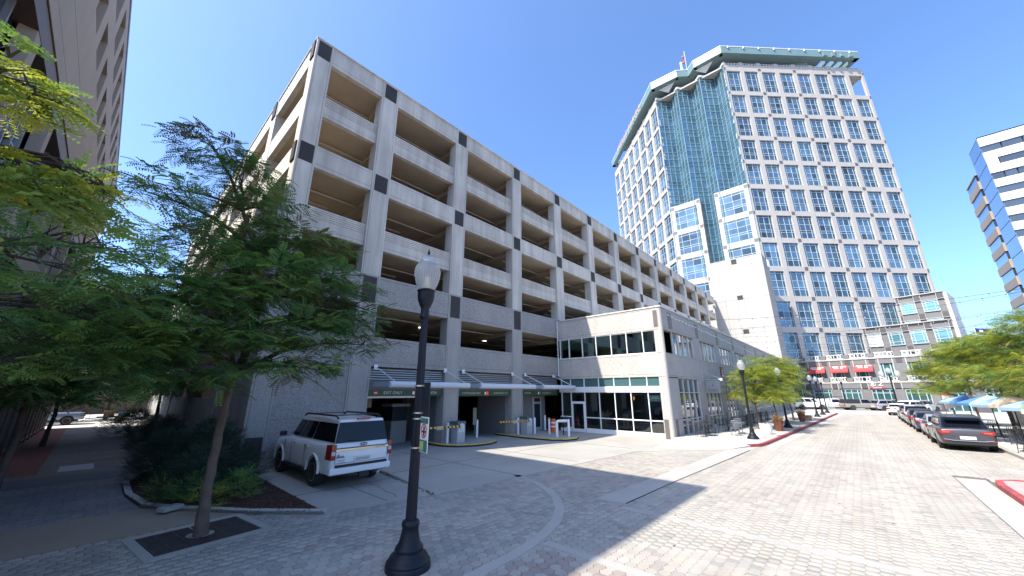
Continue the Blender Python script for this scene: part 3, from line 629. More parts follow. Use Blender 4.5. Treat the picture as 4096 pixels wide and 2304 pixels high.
# west face glazing
MU = [L-.17, 16.28-RY, 15.07-RY, 13.86-RY, 12.63-RY, 11.43-RY, 10.23-RY, .575]
def mull(z0, z1, name, ys, w=.055, d=.12):
    for y in ys: RO(MB().box(.02, y-w/2, z0, .02+d, y+w/2, z1), name, whitefr)
mull(5.35, 6.9, 'mullion', MU[:-1]); mull(3.2, 3.79, 'mullion', MU[:-1]); mull(.3, 2.8, 'mullion', MU[:-1])
RO(MB().box(.04,.575,5.35,.12,L,5.41), 'window_sill', whitefr); RO(MB().box(.04,.575,6.84,.12,L,6.9), 'window_head', whitefr)
for i in range(len(MU)-1):
    y1, y0 = MU[i]-.03, MU[i+1]+.03
    RO(MB().box(.08, y0, 5.41, .09, y1, 6.84), 'pane', teal)
    RO(MB().box(.08, y0, 3.2, .09, y1, 3.79), 'pane', opaque_teal)
    if i == 1: continue
    RO(MB().box(.08, y0, 1.07, .09, y1, 2.78), 'pane', clear); RO(MB().box(.08, y0, .3, .09, y1, 1.0), 'pane', clear)
RO(MB().box(-.03,.575,2.8,.14,L,3.2), 'fascia', whitefr, bevel=.01)
for a, e in ((MU[1]+.03, L), (.575, MU[2]-.03)):
    RO(MB().box(0,a,0,.14,e,.3), 'plinth', whitefr); RO(MB().box(.03,a,1.0,.13,e,1.07), 'transom', whitefr)
b = MB(); y0, y1 = MU[2]+.03, MU[1]-.03
b.box(.0,y0,0,.1,y0+.12,2.1); b.box(.0,y1-.12,0,.1,y1,2.1); b.box(0,y0+.12,1.98,.1,y1-.12,2.1); b.box(0,y0+.12,0,.1,y1-.12,.22); dd = RO(b, 'door', whitefr)
RO(MB().box(.05,y0+.12,.22,.06,y1-.12,1.98), 'door_glass', clear, dd); RO(MB().box(-.06,y0+.2,.9,-.02,y0+.24,1.3), 'door_handle', chrome, dd); RO(MB().box(.07,y0,2.14,.08,y1,2.78), 'pane', clear); RO(MB().box(.02,y0,2.1,.12,y1,2.15), 'transom', whitefr)
# street face: bays
nb = 8; P = 6.08
stone = MT['smooth_stone_dark']; dband = mat('shop_band_dark', (.33,.31,.295), .75, var=.08, vs=1, speck=.3, ss=16)
for k in range(nb):
    x0 = 1.9+P*k; x1 = x0+4.5
    for (za, zb, nm, hd) in ((5.36,6.88,'w2',0),(2.82,3.7,'cl',0),(.12,2.78,'gr',1)):
        gm = street_glass if nm != 'cl' else mat('clerestory_glass', (.05,.08,.085), .08, spec=.9)
        for q in range(4):
            xa, xb = x0+q*4.5/4, x0+(q+1)*4.5/4
            if k == 1 and nm == 'gr' and q == 1: continue
            RO(MB().box(xa+.03, .13, za, xb-.03, .14, zb), 'pane', gm)
        for q in range(5): RO(MB().box(x0+q*4.5/4-.03, .05, za, x0+q*4.5/4+.03, .17, zb), 'mullion', alum)
    RO(MB().box(x0,.04,1.0,x1,.16,1.06), 'transom', alum); RO(MB().box(x0,.02,0,x1,.18,.12), 'plinth', alum)
    RO(MB().box(x0,.0,2.78,x1,.18,2.82), 'fascia', alum)
    if k == 1:
        d = MB(); xa = x0+4.5/4+.04; xb = xa+1.05; d.box(xa,.08,.12,xa+.1,.14,2.1); d.box(xb-.1,.08,.12,xb,.14,2.1); d.box(xa,.08,2.0,xb,.14,2.12); d.box(xa,.08,.12,xb,.14,.32); dd = RO(d, 'door', whitefr); RO(MB().box(xa+.1,.1,.32,xb-.1,.11,2.0), 'door_glass', street_glass, dd); RO(MB().box(xa+.0,.12,2.14,xb,.13,2.78), 'pane', street_glass)
    RO(MB().box(x1,.0,0,x1+P-4.5,.35,3.72), 'pier', stone); RO(MB().box(x1,.004,5.34,x1+P-4.5,.35,6.9), 'pier', stone)
    if k: RO(MB().box(x0-.75,-.006,7.05,x0+.02,.02,8.2), 'accent_tile', MT['brown_granite_tile'])
    RO(MB().box(x1+.45,-.006,.02,x1+.95,.02,1.12), 'accent_tile', MT['brown_granite_tile'])
W = 55
for nm, z0, z1 in (('upper_band',6.9,8.40),('lower_band',3.72,5.34)):
    b = MB(); b.box(.2 if 0 else .19, 0, z0, W, .35, z0+.14); b.box(.19,0,z0+.155,W,.35,z1-.1); b.box(.19,0,z1-.085,W,.35,z1); b.box(.2,.02,z0+.01,W,.3,z1-.01,1); RO(b, nm, [dband, joint])
RO(MB().box(.3,.3,8.2,W,L,8.38), 'roof', mat('roof_gravel', (.3,.3,.29), .9))
# interior: floors, walls, shop furniture
cw = mat('shop_inner_wall', (.30,.28,.25), .9, var=.1); RO(MB().box(.32,.36,3.82,W,L-.1,5.3), 'floor_slab', mat('inner_ceiling', (.30,.29,.28), .9))
RO(MB().box(.3,.36,.0,W,L-.05,.02), 'shop_floor', mat('shop_floor', (.30,.28,.26), .4)); RO(MB().box(7.5,.36,.02,7.6,L-.05,3.8), 'shop_wall', cw); RO(MB().box(.35,L-.06,.02,W,L-.01,8.2), 'shop_wall', cw)
RO(MB().box(9.0,.36,5.3,9.1,L-.05,8.2), 'office_wall', mat('office_wall', (.42,.38,.28), .9)); RO(MB().box(.6,3.0,5.3,.9,5.0,6.0), 'office_cupboard', mat('tan_cupboard', (.45,.36,.20), .8))
RO(MB().box(.36,2.0,5.3,3.5,2.1,8.2), 'office_wall', MT['office_wall'])
RO(MB().box(14,.36,.02,14.1,6.5,3.8), 'shop_wall', cw); RO(MB().box(.35,6.6,.02,W,6.7,3.8), 'shop_wall', cw)
chr_red = mat('red_cafe_chair', (.55,.05,.02), .4)
def cafe_chair(name, x, y, z, rz, m, label, grp=None):
    T = thing(name, label, 'chair', (x, y, z), rz, grp)
    MB().box(-.2,-.2,.43,.2,.2,.46).obj('seat', m, T, bevel=.01)
    for sx in (-1, 1):
        for sy in (-1, 1): MB().tube([(sx*.17,sy*.17,.44),(sx*.21,sy*.21,0)], .016, 6).obj('leg', m, T)
    b = MB(); b.tube([(-.2,-.19,.44),(-.24,-.18,.86),(-.24,.18,.86),(-.2,.19,.44)], .015, 6)
    for q in (-.1, 0, .1): b.box(-.235,q-.025,.46,-.222,q+.025,.86)
    b.obj('backrest', m, T); return T
for (x, y, rz, lab) in ((25.6,11.75,.4,'red metal cafe chair inside the shop by the third glass bay'),(26.2,10.5,2.6,'red metal cafe chair facing a table inside the shop'),(25.7,9.75,1.2,'red metal cafe chair beside the potted plant inside the shop')): cafe_chair('cafe_chair', x, y, .02, rz, chr_red, lab)
T = thing('cafe_table', 'small wooden table inside the glazed shop corner', 'table', (25.9,11.1,.02)); MB().box(-.4,-.4,.72,.4,.4,.76).obj('table_top', mat('pale_wood', (.42,.30,.15), .5), T); MB().tube([(0,0,0),(0,0,.72)], .04, 8).obj('leg', blackm, T)
for y, wh in ((9.9,'near the neon sign'), (11.0,'above the wooden table'), (12.1,'away from the neon sign')):
    o = MB().lathe([(.0,0),(.05,.02),(.06,.25),(.0,.27)], n=10).obj('pendant_lamp', mat('amber_lamp', (.8,.25,.05), .5, emit=.8), None, (26.4, y, 2.25)); tag(o, 'slim amber pendant lamp in the shop '+wh, 'lamp', 'amber pendant lamps in the shop'); MB().tube([(0,0,.26),(0,0,1.5)], .006, 5).obj('cord', blackm, o)
# neon OPEN sign
T = thing('open_sign', 'pale neon OPEN sign hung in the shop window', 'sign', (24.66, 9.9, 2.42)); t = MB(); text_mb(t, 'OPEN', .26, (0,0,0), (0,-1,0), (0,0,1), .0); t.obj('lettering', mat('neon', (.55,.85,.95), .4, emit=.35), T); b = MB()
for (y0,z0,y1,z1) in ((-.42,-.16,.42,-.14),(-.42,.14,.42,.16),(-.42,-.14,-.40,.14),(.40,-.14,.42,.14)): b.box(-.005,y0,z0,.005,y1,z1)
b.obj('border', MT['neon'], T)
bli = mat('office_blind', (.42,.55,.50), .8)
for i in (0,1,2,3): RO(MB().box(.2, MU[i+1]+.05, 6.05 if i != 2 else 5.8, .22, MU[i]-.05, 6.84), 'blind', bli)
# blade sign "Scratch" on a bracket
T = thing('blade_sign', 'grey blade sign reading Scratch hung from a steel bracket', 'sign', (32.05, RY, 0))
b = MB(); b.tube([(0,0,4.55),(0,0,3.75)], .03, 8); b.tube([(0,-.02,4.45),(0,-1.25,3.78)], .025, 8); b.tube([(0,0,3.75),(0,-1.3,3.75)], .03, 8); b.obj('bracket', steelg, T); MB().box(-.06,-1.38,3.68,.06,-1.24,3.86).obj('end_cap', steelw, T)
bd = MB().box(-.02,-1.15,2.75,.02,-.12,3.66).obj('board', mat('sign_grey', (.27,.28,.29), .6), T); t = MB(); text_mb(t, 'Scratch', .24, (-.022,-.63,3.0), (0,-1,0), (0,0,1), .002, sx=1.05); text_mb(t, 'from', .09, (-.022,-.4,3.2), (0,-1,0), (0,0,1), .002)
lf = [(-.0225,-.66+.05*math.cos(a)*(1 if 0 else .6),3.35+.13*math.sin(a)) for a in [k*math.pi/6 for k in range(12)]]; t.add(lf, [tuple(range(12))]); t.box(-.024,-1.05,2.86,-.0215,-.25,2.875); t.obj('lettering', mat('sign_dark_ink', (.05,.05,.055), .6), bd)
# small brown wall sign
T = thing('wall_sign', 'small brown wall sign with a white emblem above the patio', 'sign', (37.6, RY-.02, 0)); bd = MB().box(0,-.06,4.05,.9,0,5.05).obj('board', mat('sign_brown', (.16,.06,.035), .5), T); t = MB(); t.add([(.45,-.065,4.9),(.33,-.065,4.6),(.57,-.065,4.6)], [(0,1,2)]); t.box(.2,-.066,4.2,.7,-.062,4.32); t.box(.3,-.066,4.42,.6,-.062,4.52); t.obj('emblem', signwh, bd)
# ================================================================== STAIR TOWER
ST = thing('stair_tower', 'tall blank pale concrete stair tower at the end of the garage', 'stair tower', (78.2, 8.4, 0))
ys = [0,1.8,4.0,5.2,7.1,9.2]; zs = [0,7,13.3,19.7,26.2,27.75]
palep = mat('stair_panel', (.37,.358,.34), .85, var=.05, vs=.6, speck=.06, ss=8, streak=.06)
for i in range(5):
    for k in range(5): MB().box(0,ys[i]+.02,zs[k]+.02,.2,ys[i+1]-.02,zs[k+1]-.02).obj('panel', palep, ST)
MB().box(.04,.04,0,8,9.16,27.6).obj('core', mat('stair_side', (.30,.28,.26), .85, var=.1, vs=.4, streak=.15), ST)
b = MB(); xs_ = [.2,2.6,5.4,7.9]
for i in range(3):
    for k in range(5): b = MB().box(xs_[i]+.02,0,zs[k]+.02,xs_[i+1]-.02,.05,zs[k+1]-.02); b.obj('panel', palep, ST)
for z in (26.75, 19.65, 13.2): MB().box(-.03,4.15,z-.02,.05,5.05,z+.92 if z > 26 else z+.8).obj('accent_tile', darkp, ST)
MB().box(-.05,-.05,27.75,8,9.2,27.85).obj('coping', conc2, ST)
for (y, z, n) in ((-.3,26.2,'cluster of small grey antenna panels on the stair tower edge'),):
    T = thing('antenna_cluster', n, 'antenna', (79.6, 8.35, 26.0)); 
    for k, dx in enumerate((0,1.2,2.2)): MB().box(dx-.12,-.55,-.6+k*.1,dx+.12,-.4,.9+k*.1).obj('antenna_panel', steelg, T); MB().tube([(dx,0,.1),(dx,-.45,.1)], .04, 6).obj('mount', steelg, T)
# ================================================================== GLASS AND STONE TOWER (faces at 45 degrees to the street)
TW = thing('office_tower', 'pale stone office tower with a folded teal glass corner and overhanging crown', 'office tower', (89.5, 9.52, 0))
tstone = mat('tower_stone', (.41,.385,.36), .75, var=.04, vs=.3, streak=.08); twhite = mat('tower_joint', (.52,.50,.48), .7)
tdark = mat('tower_accent', (.11,.10,.10), .5); tgl = mat('tower_glass', (.13,.21,.28), .05, metal=.55, perobj=.35, var=.3, vs=.3)
tframe = mat('tower_mullion', (.46,.55,.60), .4); cgl = mat('curtain_glass', (.13,.235,.31), .04, metal=.6, var=.35, vs=.4); cfr = mat('curtain_mullion', (.18,.30,.34), .35)
tealm = mat('crown_teal', (.15,.24,.25), .5, var=.05, vs=.3)
RZ = [81.15,73.77,67.36,60.72,54.17,47.71,41.06,34.53,28.0,21.43,14.95,8.4]
FW = 36.6; BW = FW/8
WV = random.Random(99)
tgl2 = mat('tower_glass_mid', (.09,.155,.20), .05, metal=.5, perobj=.3, var=.3, vs=.3); tgl3 = mat('tower_glass_dark', (.05,.085,.11), .06, metal=.4, perobj=.3); tbl = mat('tower_blind_glass', (.10,.15,.18), .08, metal=.3, perobj=.3)
def winmesh(w, h):
    """panes with tiny tilts, and a mullion grid"""
    xs = [0,.155*w,.5*w,.845*w,w]; zz = [0,.27*h,.36*h,.62*h,.90*h,h]; pms = []
    for v_ in range(6):
        r_ = random.Random(v_*31+int(w*100+h)); pm = MB(); bl = r_.choice([0,0,0,0,1,2])
        for i in range(4):
            for k in range(5):
                t = [r_.uniform(-.02,.02) for _ in range(4)]; mi = 3 if k >= 5-bl and bl and i in (1,2) and r_.random() < .9 else r_.choice([0,0,0,1,1,2])
                pm.add([(xs[i],t[0],zz[k]),(xs[i+1],t[1],zz[k]),(xs[i+1],t[2],zz[k+1]),(xs[i],t[3],zz[k+1])], [(0,1,2,3)], mi)
        pms.append(pm.mesh('window', [tgl, tgl2, tgl3, tbl]))
    g = MB(); b = .03
    for x in xs: g.box(x-b,-.06,0,x+b,.02,h)
    for z in zz: g.box(0,-.055,z-b*1.25,w,.02,z+b*1.25)
    return pms, g.mesh('mullion_grid', tframe)
def face(rz, org, rows, notch_end, openrow=True):
    """a stone grid face starting at org and running along local +x; rows are band heights"""
    def F(mb, name, m): return mb.obj(name, m, TW, (org[0]-89.5, org[1]-9.52, 0), rz)
    for i in range(9):
        x = i*BW; w = .52; top = 83.1; z0 = 0
        F(MB().box(max(x-w,0) if i < 8 else x-w*1.1, 0, z0, min(x+w, FW), .5, top-.4), 'pier', tstone)
    for k, z in enumerate(RZ[:rows+1]): 
        F(MB().box(.02,.03,z-.52,FW-.02,.5,z+.52 if k else z+1.3), 'band', tstone)
        F(MB().box(.02,.02,z-.56,FW-.02,.4,z-.50), 'ledge', twhite); F(MB().box(.02,.02,z+.50,FW-.02,.4,z+.56), 'ledge', twhite)
    for i in range(0, 9, 2):
        for z in RZ[:rows+1]: F(MB().box(max(i*BW-.36,.0), -.02, z-.40, min(i*BW+.36, FW), .1, z+.40), 'accent_tile', tdark)
    ww = BW-1.04; cache = {}
    for k in range(rows):
        z1 = RZ[k]-.5; z0 = RZ[k+1]+.5
        if k == 0: z0, z1 = RZ[1]+.5, RZ[0]-.5
        for i in range(8):
            if k == 0 and i == 7 and notch_end: continue
            key = round(z1-z0, 2)
            if key not in cache: cache[key] = winmesh(ww, z1-z0)
            loc = (org[0]-89.5+math.cos(rz)*(i*BW+.52)-math.sin(rz)*.34, org[1]-9.52+math.sin(rz)*(i*BW+.52)+math.cos(rz)*.34, z0)
            o = link('window', WV.choice(cache[key][0]), TW, loc, rz); link('mullion_grid', cache[key][1], o)
    # parapet balusters on the roof edge
    for i in range(8):
        b = MB(); b.box(i*BW+.5,.1,82.45,(i+1)*BW-.5,.3,82.6); b.box(i*BW+.5,.1,83.0,(i+1)*BW-.5,.3,83.12)
        for q in range(5): b.box(i*BW+.6+q*.78,.12,82.6,i*BW+.8+q*.78,.28,83.0)
        F(b, 'parapet_rail', twhite)
        F(MB().box(i*BW-.5 if i else 0,-.02,82.3,i*BW+.5,.45,83.3), 'parapet_block', tstone)
A1 = R(-45); A2 = R(45)
face(A1, (89.5, 9.52), 11, True)
# left face runs from the left corner along +45 degrees; mirrored so that it faces away to the left
def face_left():
    S2 = 2**-.5
    def P3(s, d, z): return (s*S2-d*(-S2)*0+ (d)*S2, 17.1+s*S2-d*S2, z)  # d: depth into the building
    def F(name, m, s0, s1, d0, d1, z0, z1):
        vs = [P3(s, d, z) for z in (z0, z1) for s, d in ((s0,d0),(s1,d0),(s1,d1),(s0,d1))]
        return MB().add(vs, [(3,2,1,0)[::-1],(4,5,6,7)[::-1],(0,1,5,4)[::-1],(1,2,6,5)[::-1],(2,3,7,6)[::-1],(3,0,4,7)[::-1]]).obj(name, m, TW)
    for i in range(9): F('pier', tstone, max(i*BW-.52,0), min(i*BW+.52,FW), 0, .5, 0, 82.7)
    for k, z in enumerate(RZ[:10]):
        F('band', tstone, .02, FW-.02, .03, .5, z-.52, z+.52 if k else z+1.3)
        for i in range(0, 9, 2): F('accent_tile', tdark, max(i*BW-.36,0), min(i*BW+.36,FW), -.02, .1, z-.4, z+.4)
    ww = BW-1.04; cc = {}
    for k in range(9):
        z0, z1 = RZ[k+1]+.5, RZ[k]-.5
        for i in range(8):
            if k == 0 and i == 7: continue
            key = round(z1-z0, 2)
            if key not in cc: cc[key] = winmesh(ww, z1-z0)
            # local x runs back toward the corner, so the outside faces left
            p = P3((i+1)*BW-.52, .34, z0); o = link('window', WV.choice(cc[key][0]), TW, p, R(225)); link('mullion_grid', cc[key][1], o)
    for i in range(8):
        F('parapet_block', tstone, max(i*BW-.5,0), i*BW+.5, 0, .45, 82.3, 83.3); F('parapet_rail', twhite, i*BW+.5, (i+1)*BW-.5, .1, .3, 82.45, 83.1)
face_left()
# body behind the faces (dark core so no light leaks)
S2 = 2**-.5
c1 = (0,0); c2 = (0,17.1); r1 = (FW*S2-.2, -FW*S2+.2); l1 = (FW*S2-.2, 17.1+FW*S2-.2)
core = [(c1[0]+4.5,c1[1]+1.2),(r1[0]-2.6,r1[1]+4.2),(r1[0]+16,r1[1]+20),(l1[0]+16,l1[1]-20),(l1[0]-2.6,l1[1]-4.2),(c2[0]+4.5,c2[1]-1.2)]
MB().prism(core, 0, 82).obj('core', dark, TW)
bk = [(1.1,.2),(r1[0]-.5,r1[1]+1.6),(r1[0]+1.5,r1[1]+3.6),(4.5,4.5)]
MB().prism(bk, 0, 74.2).obj('inner_wall', dark, TW); bk2 = [(1.1,.2),(r1[0]-4,r1[1]+5.1),(r1[0]-2,r1[1]+7.1),(4.5,4.5)]; MB().prism(bk2, 74.2, 82.2).obj('inner_wall', dark, TW)
bk = [(1.1,16.9),(l1[0]-.5,l1[1]-1.6),(l1[0]+1.5,l1[1]-3.6),(4.5,12.6)]; MB().prism(bk, 0, 74.2).obj('inner_wall', dark, TW)
MB().prism([(.4,0),(r1[0]-.3,r1[1]+.4),(r1[0]+18,r1[1]+18.7),(l1[0]+18,l1[1]-18.7),(l1[0]-.3,l1[1]-.4),(.4,17.1)], 82.0, 82.4).obj('roof', tstone, TW)
# loggia at the far right of the top floor: slab, rear pier and rail
lg = lambda s, d: (s*S2+d*S2, -s*S2+d*S2)
MB().prism([lg(FW-4.4,.5),lg(FW-.1,.5),lg(FW-.1,4.2),lg(FW-4.4,4.2)], 73.6, 74.3).obj('loggia_floor', tstone, TW); MB().prism([lg(FW-.9,3.4),lg(FW-.1,3.4),lg(FW-.1,4.2),lg(FW-.9,4.2)], 74.3, 82).obj('pier', tstone, TW); MB().prism([lg(FW-4.4,.5),lg(FW-.1,.5),lg(FW-.1,4.2),lg(FW-4.4,4.2)], 80.4, 82.4).obj('loggia_ceiling', tstone, TW)
# folded curtain wall between the two stone faces
pts = [(0,17.1)]; q = 17.1/3/2/S2
for k in range(3): pts.append((pts[-1][0]+q*S2, pts[-1][1]-q*S2)); pts.append((pts[-1][0]-q*S2, pts[-1][1]-q*S2))
fl_ = 82.4; hgt = 2.18; nz = 25
for k in range(6):
    a, b = Vector((*pts[k],0)), Vector((*pts[k+1],0)); d = (b-a)/3; n = Vector((d.y, -d.x, 0)).normalized()
    if n.x > 0: n = -n
    pn = MB(); mu = MB(); r_ = random.Random(k)
    for i in range(3):
        for z in range(nz):
            z0 = fl_-(z+1)*hgt; p0, p1 = a+d*i, a+d*(i+1); t = [n*r_.uniform(-.012,.012) for _ in range(4)]
            pn.add([p0+t[0]+Vector((0,0,z0)), p1+t[1]+Vector((0,0,z0)), p1+t[2]+Vector((0,0,z0+hgt)), p0+t[3]+Vector((0,0,z0+hgt))], [(0,1,2,3)])
    for i in range(4): p = a+d*i; mu.obox((p.x+n.x*.05,p.y+n.y*.05,fl_-nz*hgt/2), (.05,.05,nz*hgt/2), math.atan2(d.y,d.x))
    for z in range(nz*2+1):
        m_ = (a+b)/2+n*.04; zz_ = fl_-z*hgt/2
        if z % 2 == 0 or z % 4 == 1: mu.obox((m_.x,m_.y,zz_), (d.length*1.5,.04,.055 if z % 2 == 0 else .035), math.atan2(d.y,d.x))
    o = pn.obj('curtain_wall', cgl, TW); mu.obj('mullion_grid', cfr, o)
    m_ = (a+b)/2+n*.1; MB().obox((m_.x,m_.y,82.6), (d.length*1.5+.1,.15,.3), math.atan2(d.y,d.x)).obj('cap_rail', twhite, TW)
# lower white blocks in front of the fold, facing the street
def wblock(y0, y1, ztop, rows):
    b = MB().box(.25, min(y0,y1)+.05, 0, 4.5, max(y0,y1)-.05, ztop-.1); b.obj('block_core', tstone, TW)
    for k in range(rows+1):
        z = 47.71-k*6.62; MB().box(-.02,y0,z-.65,.3,y1,z+.72).obj('band', tstone, TW)
        for yy in (y0+.45, y1-.45): MB().box(-.05,yy-.36,z-.3,.0,yy+.36,z+.5).obj('accent_tile', tdark, TW)
    for yy in (y0, y1-.9): MB().box(-.01,yy,0,.3,yy+.9,ztop).obj('pier', tstone, TW)
    w = y1-y0-1.8; cc = {}
    for k in range(rows):
        z1 = 47.71-k*6.62-.65; z0 = z1-6.62+1.37
        key = 1
        if key not in cc: cc[key] = winmesh(w, z1-z0)
        o = link('window', WV.choice(cc[key][0]), TW, (.1, y1-.9, z0), R(-90)); link('mullion_grid', cc[key][1], o)
wblock(.02, 6.95, 48.5, 4); wblock(10.1, 17.05, 48.5, 4)
# crown: overhanging teal roof band
cr = [(-1.4,-.3),(FW*S2-1.6,-FW*S2-.1),(FW*S2+1.2,-FW*S2+2.8),(30,8.5),(FW*S2+1.2,17.1+FW*S2-2.8),(FW*S2-1.6,17.1+FW*S2+.1),(-1.9,17.4),(-1.4,10.5),(.4,8.2),(-1.4,6.3)]
ocr = [(x*.0+x, y) for x, y in cr]
def ring(poly, z0, z1, name, m, inset):
    n = len(poly); cx = sum(p[0] for p in poly)/n; cy = sum(p[1] for p in poly)/n
    for i in range(n):
        a, b = poly[i], poly[(i+1) % n]; dx, dy = b[0]-a[0], b[1]-a[1]; l = math.hypot(dx, dy); nx, ny = -dy/l, dx/l
        MB().prism([a, b, (b[0]+nx*inset-dx/l*inset*.0, b[1]+ny*inset), (a[0]+nx*inset, a[1]+ny*inset)], z0, z1).obj(name, m, TW)
ring(cr, 84.9, 86.9, 'crown_band', tealm, 1.2); ring([(x*1.002-.1, y*1.0) for x, y in cr], 86.9, 87.1, 'crown_cap', mat('crown_cap', (.62,.66,.66), .5), 1.0)
inner = [(.4,1.1),(FW*S2-9,-FW*S2+10.5),(30,8.5),(FW*S2-9,17.1+FW*S2-10.5),(.4,16.2),(1.0,10.3),(1.5,8.2),(1.0,6.8)]
MB().prism([(-.4,.2),(FW*S2-7.5,-FW*S2+6.6),(30,8.5),(FW*S2-7.5,17.1+FW*S2-6.6),(-.8,16.9),(-.4,10.4),(1.3,8.2),(-.4,6.5)], 85.0, 86.6).obj('crown_soffit', mat('crown_soffit', (.20,.28,.29), .6), TW)
MB().prism([(3,3),(FW*S2-9,-FW*S2+10),(24,8.5),(FW*S2-9,17.1+FW*S2-10),(3,14)], 82.3, 85).obj('penthouse', mat('penthouse_wall', (.24,.32,.33), .6), TW)
for k in range(4):
    s = FW-3.6-k*2.3; a = lg(s, -1.2); b = lg(s, 6.5); d = Vector((b[0]-a[0], b[1]-a[1], 0)).normalized()
    MB().obox(((a[0]+b[0])/2, (a[1]+b[1])/2, 85.6), (4.2,.35,.55), math.atan2(d.y, d.x)).obj('crown_beam', tealm, TW)
for i in range(9):   # roof rail studs on the cap
    s = i*4.0+1; p = lg(s, -1.35); MB().obox((p[0],p[1],86.6), (.14,.14,.3)).obj('stud', twhite, TW)
# two triangular lookouts under the crown
for y in (4.2, 13.8): MB().add([(-.2,y-2.2,84.9),(-.2,y+2.2,84.9),(2.6,y,84.9),(.9,y,83.4)], [(0,1,3),(1,2,3),(2,0,3),(0,2,1)]).obj('soffit_wedge', mat('wedge_pale', (.55,.6,.62), .5), TW)
# roof mast with red beacons and panel antennas
T = thing('roof_mast', 'thin roof mast with two red beacons above the tower crown', 'mast', (96.2, 19.0, 86.6)); MB().tube([(0,0,-4),(0,0,13.2)], .12, 6).obj('pole', steelg, T)
for z in (9.4, 11.4): MB().lathe([(0,-.3),(.35,-.25),(.35,.25),(0,.3)], (0,.5,z), 8).obj('beacon', mat('beacon_red', (.6,.10,.05), .5), T)
T = thing('roof_antenna', 'pair of tall white panel antennas on the tower roof', 'antenna', (95.6, 20.2, 86.6))
for dx in (0, 1.2): MB().box(dx-.2,-.2,-4,dx+.2,.2,9.4-dx).obj('antenna_panel', signwh, T)
# sign letters on the left side of the crown
T = thing('roof_sign', 'copper coloured letters WELLS FARGO on the left side of the crown', 'sign', (0,0,0)); t = MB(); a = Vector((89.5-1.9+.35,26.92+.35,0)); u = Vector((S2,S2,0)); cpt = Vector((89.5-1.9, 9.52+17.4, 85.75))+u*17.5
text_mb(t, 'WELLS FARGO', 3.0, cpt+Vector((-S2,S2,0))*.35, -u, (0,0,1), .0, sx=1.0, spacing=1.12); t.obj('lettering', mat('copper_letter', (.60,.30,.14), .5, emit=0), T)
# ---------------------------------------------------------------- podium
PD = thing('podium', 'dark granite podium with balustrade terraces and green shop windows', 'podium', (90.6, 6.07, 0), R(-104)); PD.scale = (.92,.92,.92)
pdk = mat('podium_granite', (.15,.147,.147), .6, var=.06, vs=.8, speck=.12, ss=6); pdd = mat('podium_granite_dark', (.075,.07,.075), .5); pst = mat('podium_stone', (.38,.365,.34), .75)
pgreen = mat('podium_glass_green', (.035,.085,.085), .1, spec=.8, perobj=.25); pcy = mat('podium_glass_cyan', (.20,.42,.50), .06, metal=.5, perobj=.25); pfr = mat('podium_window_frame', (.40,.50,.53), .4)
def PO(mb, name, m, parent=None): return mb.obj(name, m, parent or PD)
# local frame: x to the right along the face, y away from the street
Wd = 32; PO(MB().box(-16,.6,0,Wd,9,4.4), 'body', pdk); PO(MB().box(-16,1.2,4.4,Wd,9,9.4), 'body', pdk)
bp_ = 4.4
for i in range(-3, 7):
    x = i*bp_-.7
    PO(MB().box(x-.75,.0,0,x+.75,.62,1.3), 'plinth', pdd); PO(MB().box(x-.72,.05,1.3,x+.72,.62,3.6), 'pier', pdk); PO(MB().box(x-.42,.02,3.75,x+.42,.62,4.7), 'accent_tile', pdd); PO(MB().box(x+.55,.04,3.75,x+bp_-.55,.62,4.7), 'spandrel', pdk)
    for dx in (-.5, .5): PO(MB().box(x+dx-.06,.0,3.6,x+dx+.06,.63,5.0), 'trim', pst)
    # green shop windows
    w = PO(MB().box(x+.78,.3,.15,x+bp_-.78,.34,3.55), 'window', pgreen); g_ = MB()
    for f in (0,.2,.52,.84,1): xx = x+.78+f*(bp_-1.56); g_.box(xx-.05,.2,.1,xx+.05,.31,3.6)
    for z in (.12,2.95,3.55): g_.box(x+.75,.2,z-.05,x+bp_-.75,.3,z+.05)
    PO(g_, 'mullion_grid', pfr, w)
    # first floor
bp_ = 3.6
for i in range(-4, 9):
    x = i*bp_-.95
    PO(MB().box(x-.75,.7,5.0,x+.75,1.25,9.0), 'pier', pdk); PO(MB().box(x-.4,.66,8.2,x+.4,1.25,9.2), 'accent_tile', pdd); PO(MB().box(x+.5,.68,8.2,x+bp_-.5,1.25,9.2), 'spandrel', pdk)
    for dx in (-.85, .85): PO(MB().box(x+dx-.07,.64,5.0,x+dx+.07,1.25,9.2), 'trim', pst)
    w = PO(MB().box(x+.95,.95,5.0,x+bp_-.95,.99,8.1), 'window', pgreen if i != 0 else mat('door_glass_dark', (.03,.04,.05), .1)); g_ = MB()
    for f in (0,.22,.78,1) if i else (0,.25,.5,.75,1): xx = x+.95+f*(bp_-1.9); g_.box(xx-.06,.85,4.9,xx+.06,.96,8.1)
    PO(g_, 'mullion_grid', pfr, w)
for zt, yy in ((5.0,.0),(9.4,.6)):
    PO(MB().box(-16,yy-.05,zt-.28,Wd,yy+.7,zt-.05), 'cornice', pst)
    for i in range(-4, 9):
        x = i*bp_-.95; b = MB(); b.box(x+.5,yy,zt+.75,x+bp_-.5,yy+.14,zt+.9); b.box(x+.5,yy,zt-.05,x+bp_-.5,yy+.14,zt+.12)
        for f in (.5,1.2,1.6,2.2,2.6): b.box(x+f+.1,yy,zt,x+f+.22,yy+.14,zt+.9)
        for cxx in (.95, 2.65): b.tube([(x+cxx+.26*math.cos(t),yy+.07,zt+.44+.26*math.sin(t)) for t in [k*math.pi/5 for k in range(11)]], .06, 4)
        PO(b, 'balustrade', twhite); PO(MB().box(x-.45,yy-.03,zt-.05,x+.45,yy+.3,zt+.75), 'balustrade_pier', pdk)
